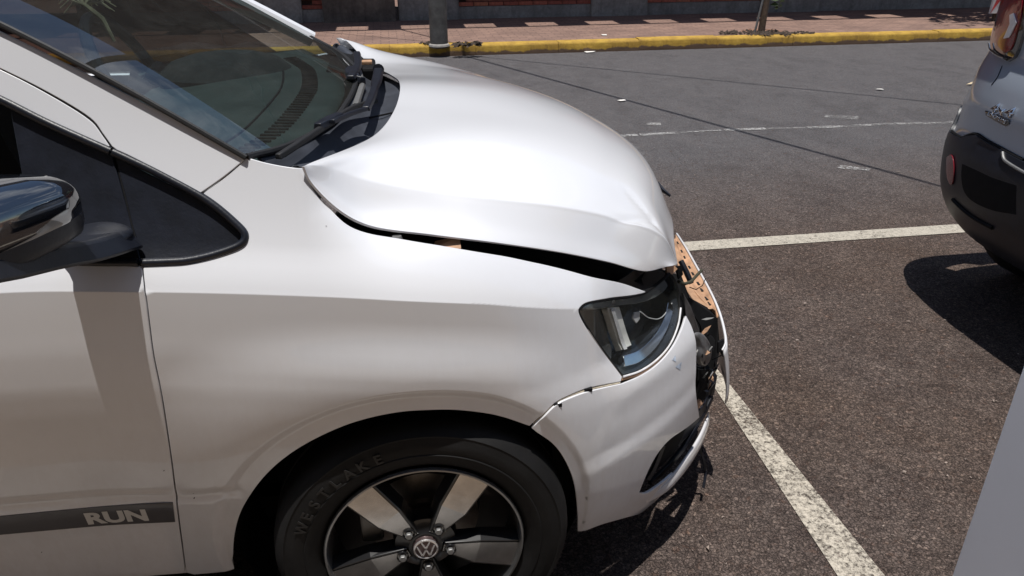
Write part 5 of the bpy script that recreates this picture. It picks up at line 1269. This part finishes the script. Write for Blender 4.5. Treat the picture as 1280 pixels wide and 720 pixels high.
# bumper top line dips towards the middle
bump_top = [(0.9550, 0.6550), (0.7500, 0.6650), (0.6450, 0.6700), (0.5800, 0.6900), (0.5050, 0.7075), (0.3950, 0.7025), (0.2750, 0.6975), (0.1650, 0.6900)]
bt_ = sorted(bump_top)
bmid = bt_[0][1]
bj = [( -HP-.9, .40), (HP+.9, .40)]
ow = [(HP+.85, .34), (HP+.85, .77)]+[(HP, .77)]+[(bt_[-1][0]+.12, .745)]+bt_[::-1]+[(-.3, bmid-.01), (-.8, .74), (-HP, .77), (-HP-.85, .77), (-HP-.85, .34), (-.9, .30), (.9, .30)]
rb = panel('rear_bumper', dens(ow, .04), J, M['trim'], wag, step=.03, off=.012, th=.02, flip=-1)
ow2 = [(HP+3.6, .36), (HP+3.6, 1.0), (HP, 1.06), (1.2, 1.30), (-1.2, 1.30), (-HP, 1.06), (-HP-3.6, 1.0), (-HP-3.6, .36), (-HP-.86, .36), (-HP-.86, .79), (-HP, .79), (-.8, .75), (-.3, bmid)]+[(t, z+.006) for t, z in bt_]+[(bt_[-1][0]+.12, .755), (HP, .79), (HP+.86, .79), (HP+.86, .36)]
panel('body_shell', dens(ow2, .05), J, M['silver'], wag, step=.03, off=0, th=.02, flip=-1)
panel('rear_glass', dens([(-1.15, 1.31), (1.15, 1.31), (1.0, 1.62), (-1.0, 1.62)], .05), J, M['cap'], wag, step=.05, off=-.002, flip=-1, th=.01)
panel('side_glass', dens([(HP-.3, 1.08), (HP+3.2, 1.02), (HP+2.6, 1.56), (HP-.2, 1.60)], .06), J, M['cap'], wag, step=.08, off=-.002, flip=-1, th=.01)
panel('side_glass', dens([(-HP+.3, 1.08), (-HP-3.2, 1.02), (-HP-2.6, 1.56), (-HP+.2, 1.60)], .06), J, M['cap'], wag, step=.08, off=-.002, flip=-1, th=.01)
sheet('roof', lambda u, v: (2.32+u*2.6-.12*math.sin(math.pi*v)*(1-u), .24+1.24*v, 1.62+.06*math.sin(math.pi*v)+.02*math.sin(math.pi*u)), 16, 16, M['silver'], wag, .04)
MB().box((2.6, .2, .28), (5.9, 1.50, .34)).box((2.5, .25, .34), (5.6, 1.45, .9)).build('underbody', M['dark'], wag, smooth=False)
MB().slab([(5.1, .02, .80), (6.0, .08, .72), (6.0, .08, .3), (5.1, .02, .3)], (0, 1.66, 0)).build('front_end', M['silver'], wag, smooth=False, bev=.05)
MB().slab([(4.9, .1, 1.62), (5.3, .05, 1.02), (5.1, .02, .80), (4.6, .1, .8)], (0, 1.55, 0)).build('front_glass', M['cap'], wag, smooth=False, bev=.02)
for (x_, y_, f_) in ((2.80, 1.62, 1), (2.80, .10, -1), (5.35, 1.62, 1), (5.35, .10, -1)):
    wr = empty('wheel', (x_-4.0, y_-WY, .35)); wr.parent = wag
    prof = [(.20, .0), (.215, .012), (.30, .018), (.335, .005), (.348, -.03), (.348, -.18), (.33, -.205), (.2, -.2)]
    o = MB().lathe([(r_, d*f_) for r_, d in prof], (0, 0, 0), 'y', 48).build('tyre', M['tyre']); o.parent = wr
    o = MB().lathe([(0, .0), (.05, .0), (.06, -.02*f_), (.18, -.03*f_), (.20, .0)], (0, 0, 0), 'y', 32).build('rim', M['rim_face']); o.parent = wr
# tail lamp
tl = smoothpoly([[(0.9800, 1.2500), (0.9850, 1.1650), (0.9850, 1.0800), (0.8400, 1.0150), (0.6750, 0.9925), (0.5100, 0.9800)], [(0.5100, 0.9800), (0.4650, 1.0050), (0.4550, 1.0625), (0.4600, 1.1675), (0.5600, 1.2925)], [(0.5600, 1.2925), (0.9800, 1.2500)]], .01)
tail = panel('tail_lamp', tl, J, M['cap'], wag, step=.014, off=.014, flip=-1, th=.02)
rdp = smoothpoly([[(0.8900, 1.2575), (0.8700, 1.1750), (0.8000, 1.0925), (0.7200, 1.0375), (0.5500, 1.0075)], [(0.5500, 1.0075), (0.5000, 1.0300), (0.4950, 1.0850), (0.5050, 1.1650), (0.5850, 1.2675)], [(0.5850, 1.2675), (0.8900, 1.2575)]], .01)
panel('red_lens', rdp, J, M['red'], tail, step=.012, off=.019, flip=-1, th=.006)
for quad in ([(0.5950, 1.1375), (0.5600, 1.1450), (0.5050, 1.1175), (0.5350, 1.0650), (0.5900, 1.0550), (0.5650, 1.1075)],):
    panel('lamp_cross', dens(quad, .008), J, M['lampwhite'], tail, step=.006, off=.024, flip=-1, th=.004)
MB().tube(on_body([(0.8150, 1.0175), (0.7350, 1.0000), (0.6100, 0.9900), (0.5300, 0.9875)], .022, 14, J, -1), .0035, 6).build('lamp_glint', M['chrome'], tail)
MB().tube(on_body([(0.5600, 0.9600), (0.5450, 0.9400), (0.5350, 0.9175), (0.5550, 0.8925)], .001, 10, J, -1), .0014, 5).build('panel_seam', M['dark'], wag)
# badges
def jtext(body, pa, pb, hgt, mat, name, off=.004, slant=0):
    me_ = text_mesh(body, 1.0, .0, .02); xs_ = [v.co.x for v in me_.vertices]; ys_ = [v.co.y for v in me_.vertices]; a0, a1, b0, b1 = min(xs_), max(xs_), min(ys_), max(ys_)
    b_ = bmesh.new(); b_.from_mesh(me_)
    r_ = bmesh.ops.extrude_face_region(b_, geom=b_.faces[:]); top = {v for v in r_['geom'] if isinstance(v, bmesh.types.BMVert)}
    for v in b_.verts:
        u_ = (v.co.x-a0)/(a1-a0); q = (v.co.y-b0)/(b1-b0); t_ = pa[0]+(pb[0]-pa[0])*(u_+slant*q); z_ = pa[1]+(pb[1]-pa[1])*u_+q*hgt
        v.co = Vector(J(t_, z_))-sgrad(J, t_, z_)*(off+(.003 if v in top else 0))
    b_.to_mesh(me_); b_.free(); me_.name = name; return link(name, me_, mat, wag)
jtext('4x4', (0.4600, 0.8075), (0.2950, 0.8150), .038, M['chrome'], 'drive_badge', slant=.1)
panel('model_badge', dens([(0.4950, 0.8075), (0.4650, 0.7950), (0.3050, 0.7850), (0.2900, 0.7950), (0.3000, 0.8075)], .01), J, M['cap'], wag, step=.008, off=.005, flip=-1, th=.004)
jtext('LONGITUDE', (0.4500, 0.7975), (0.3050, 0.7925), .012, M['chrome'], 'model_lettering', off=.0055)
panel('fog_reflector', smoothpoly([[(0.7150, 0.5850), (0.6550, 0.6050), (0.6050, 0.5925), (0.5650, 0.5525), (0.5650, 0.5100), (0.6000, 0.5000), (0.6650, 0.5250), (0.7150, 0.5850)]], .01), J, M['redrefl'], rb, step=.01, off=.018, flip=-1, th=.004)
MB().tube(on_body([(0.5550, 0.4475), (0.4250, 0.4350), (0.3250, 0.4300), (0.2150, 0.4325)], .014, 16, J, -1), .008, 6).build('bumper_groove', M['dark'], rb)
MB().tube(on_body([(0.2650, 0.6950), (0.2450, 0.6775), (0.2200, 0.6700), (0.1500, 0.6625), (0.1150, 0.6600)], .014, 16, J, -1), .0055, 8).build('plate_trim', M['grey_metal'], wag)
MB().tube(on_body([(0.9450, 0.6625), (0.7500, 0.6700), (0.6500, 0.6750), (0.5850, 0.6950), (0.5100, 0.7125), (0.4000, 0.7075), (0.2800, 0.7025), (0.1700, 0.6950)], .004, 40, J, -1), .006, 6).build('bumper_gap', M['dark'], wag)
panel('recess_shade_panel', smoothpoly([[(0.5050, 0.5975), (0.3850, 0.6025), (0.2600, 0.6050), (0.1400, 0.6150)], [(0.1400, 0.6150), (0.1150, 0.5200)], [(0.1150, 0.5200), (0.2200, 0.4950), (0.3450, 0.4875), (0.4350, 0.5025), (0.4850, 0.5475), (0.5050, 0.5975)]], .015), J, M['dark'], rb, step=.015, off=.0125, flip=-1, th=.003)  # flush darker panel stands for the shade of the recess
#END
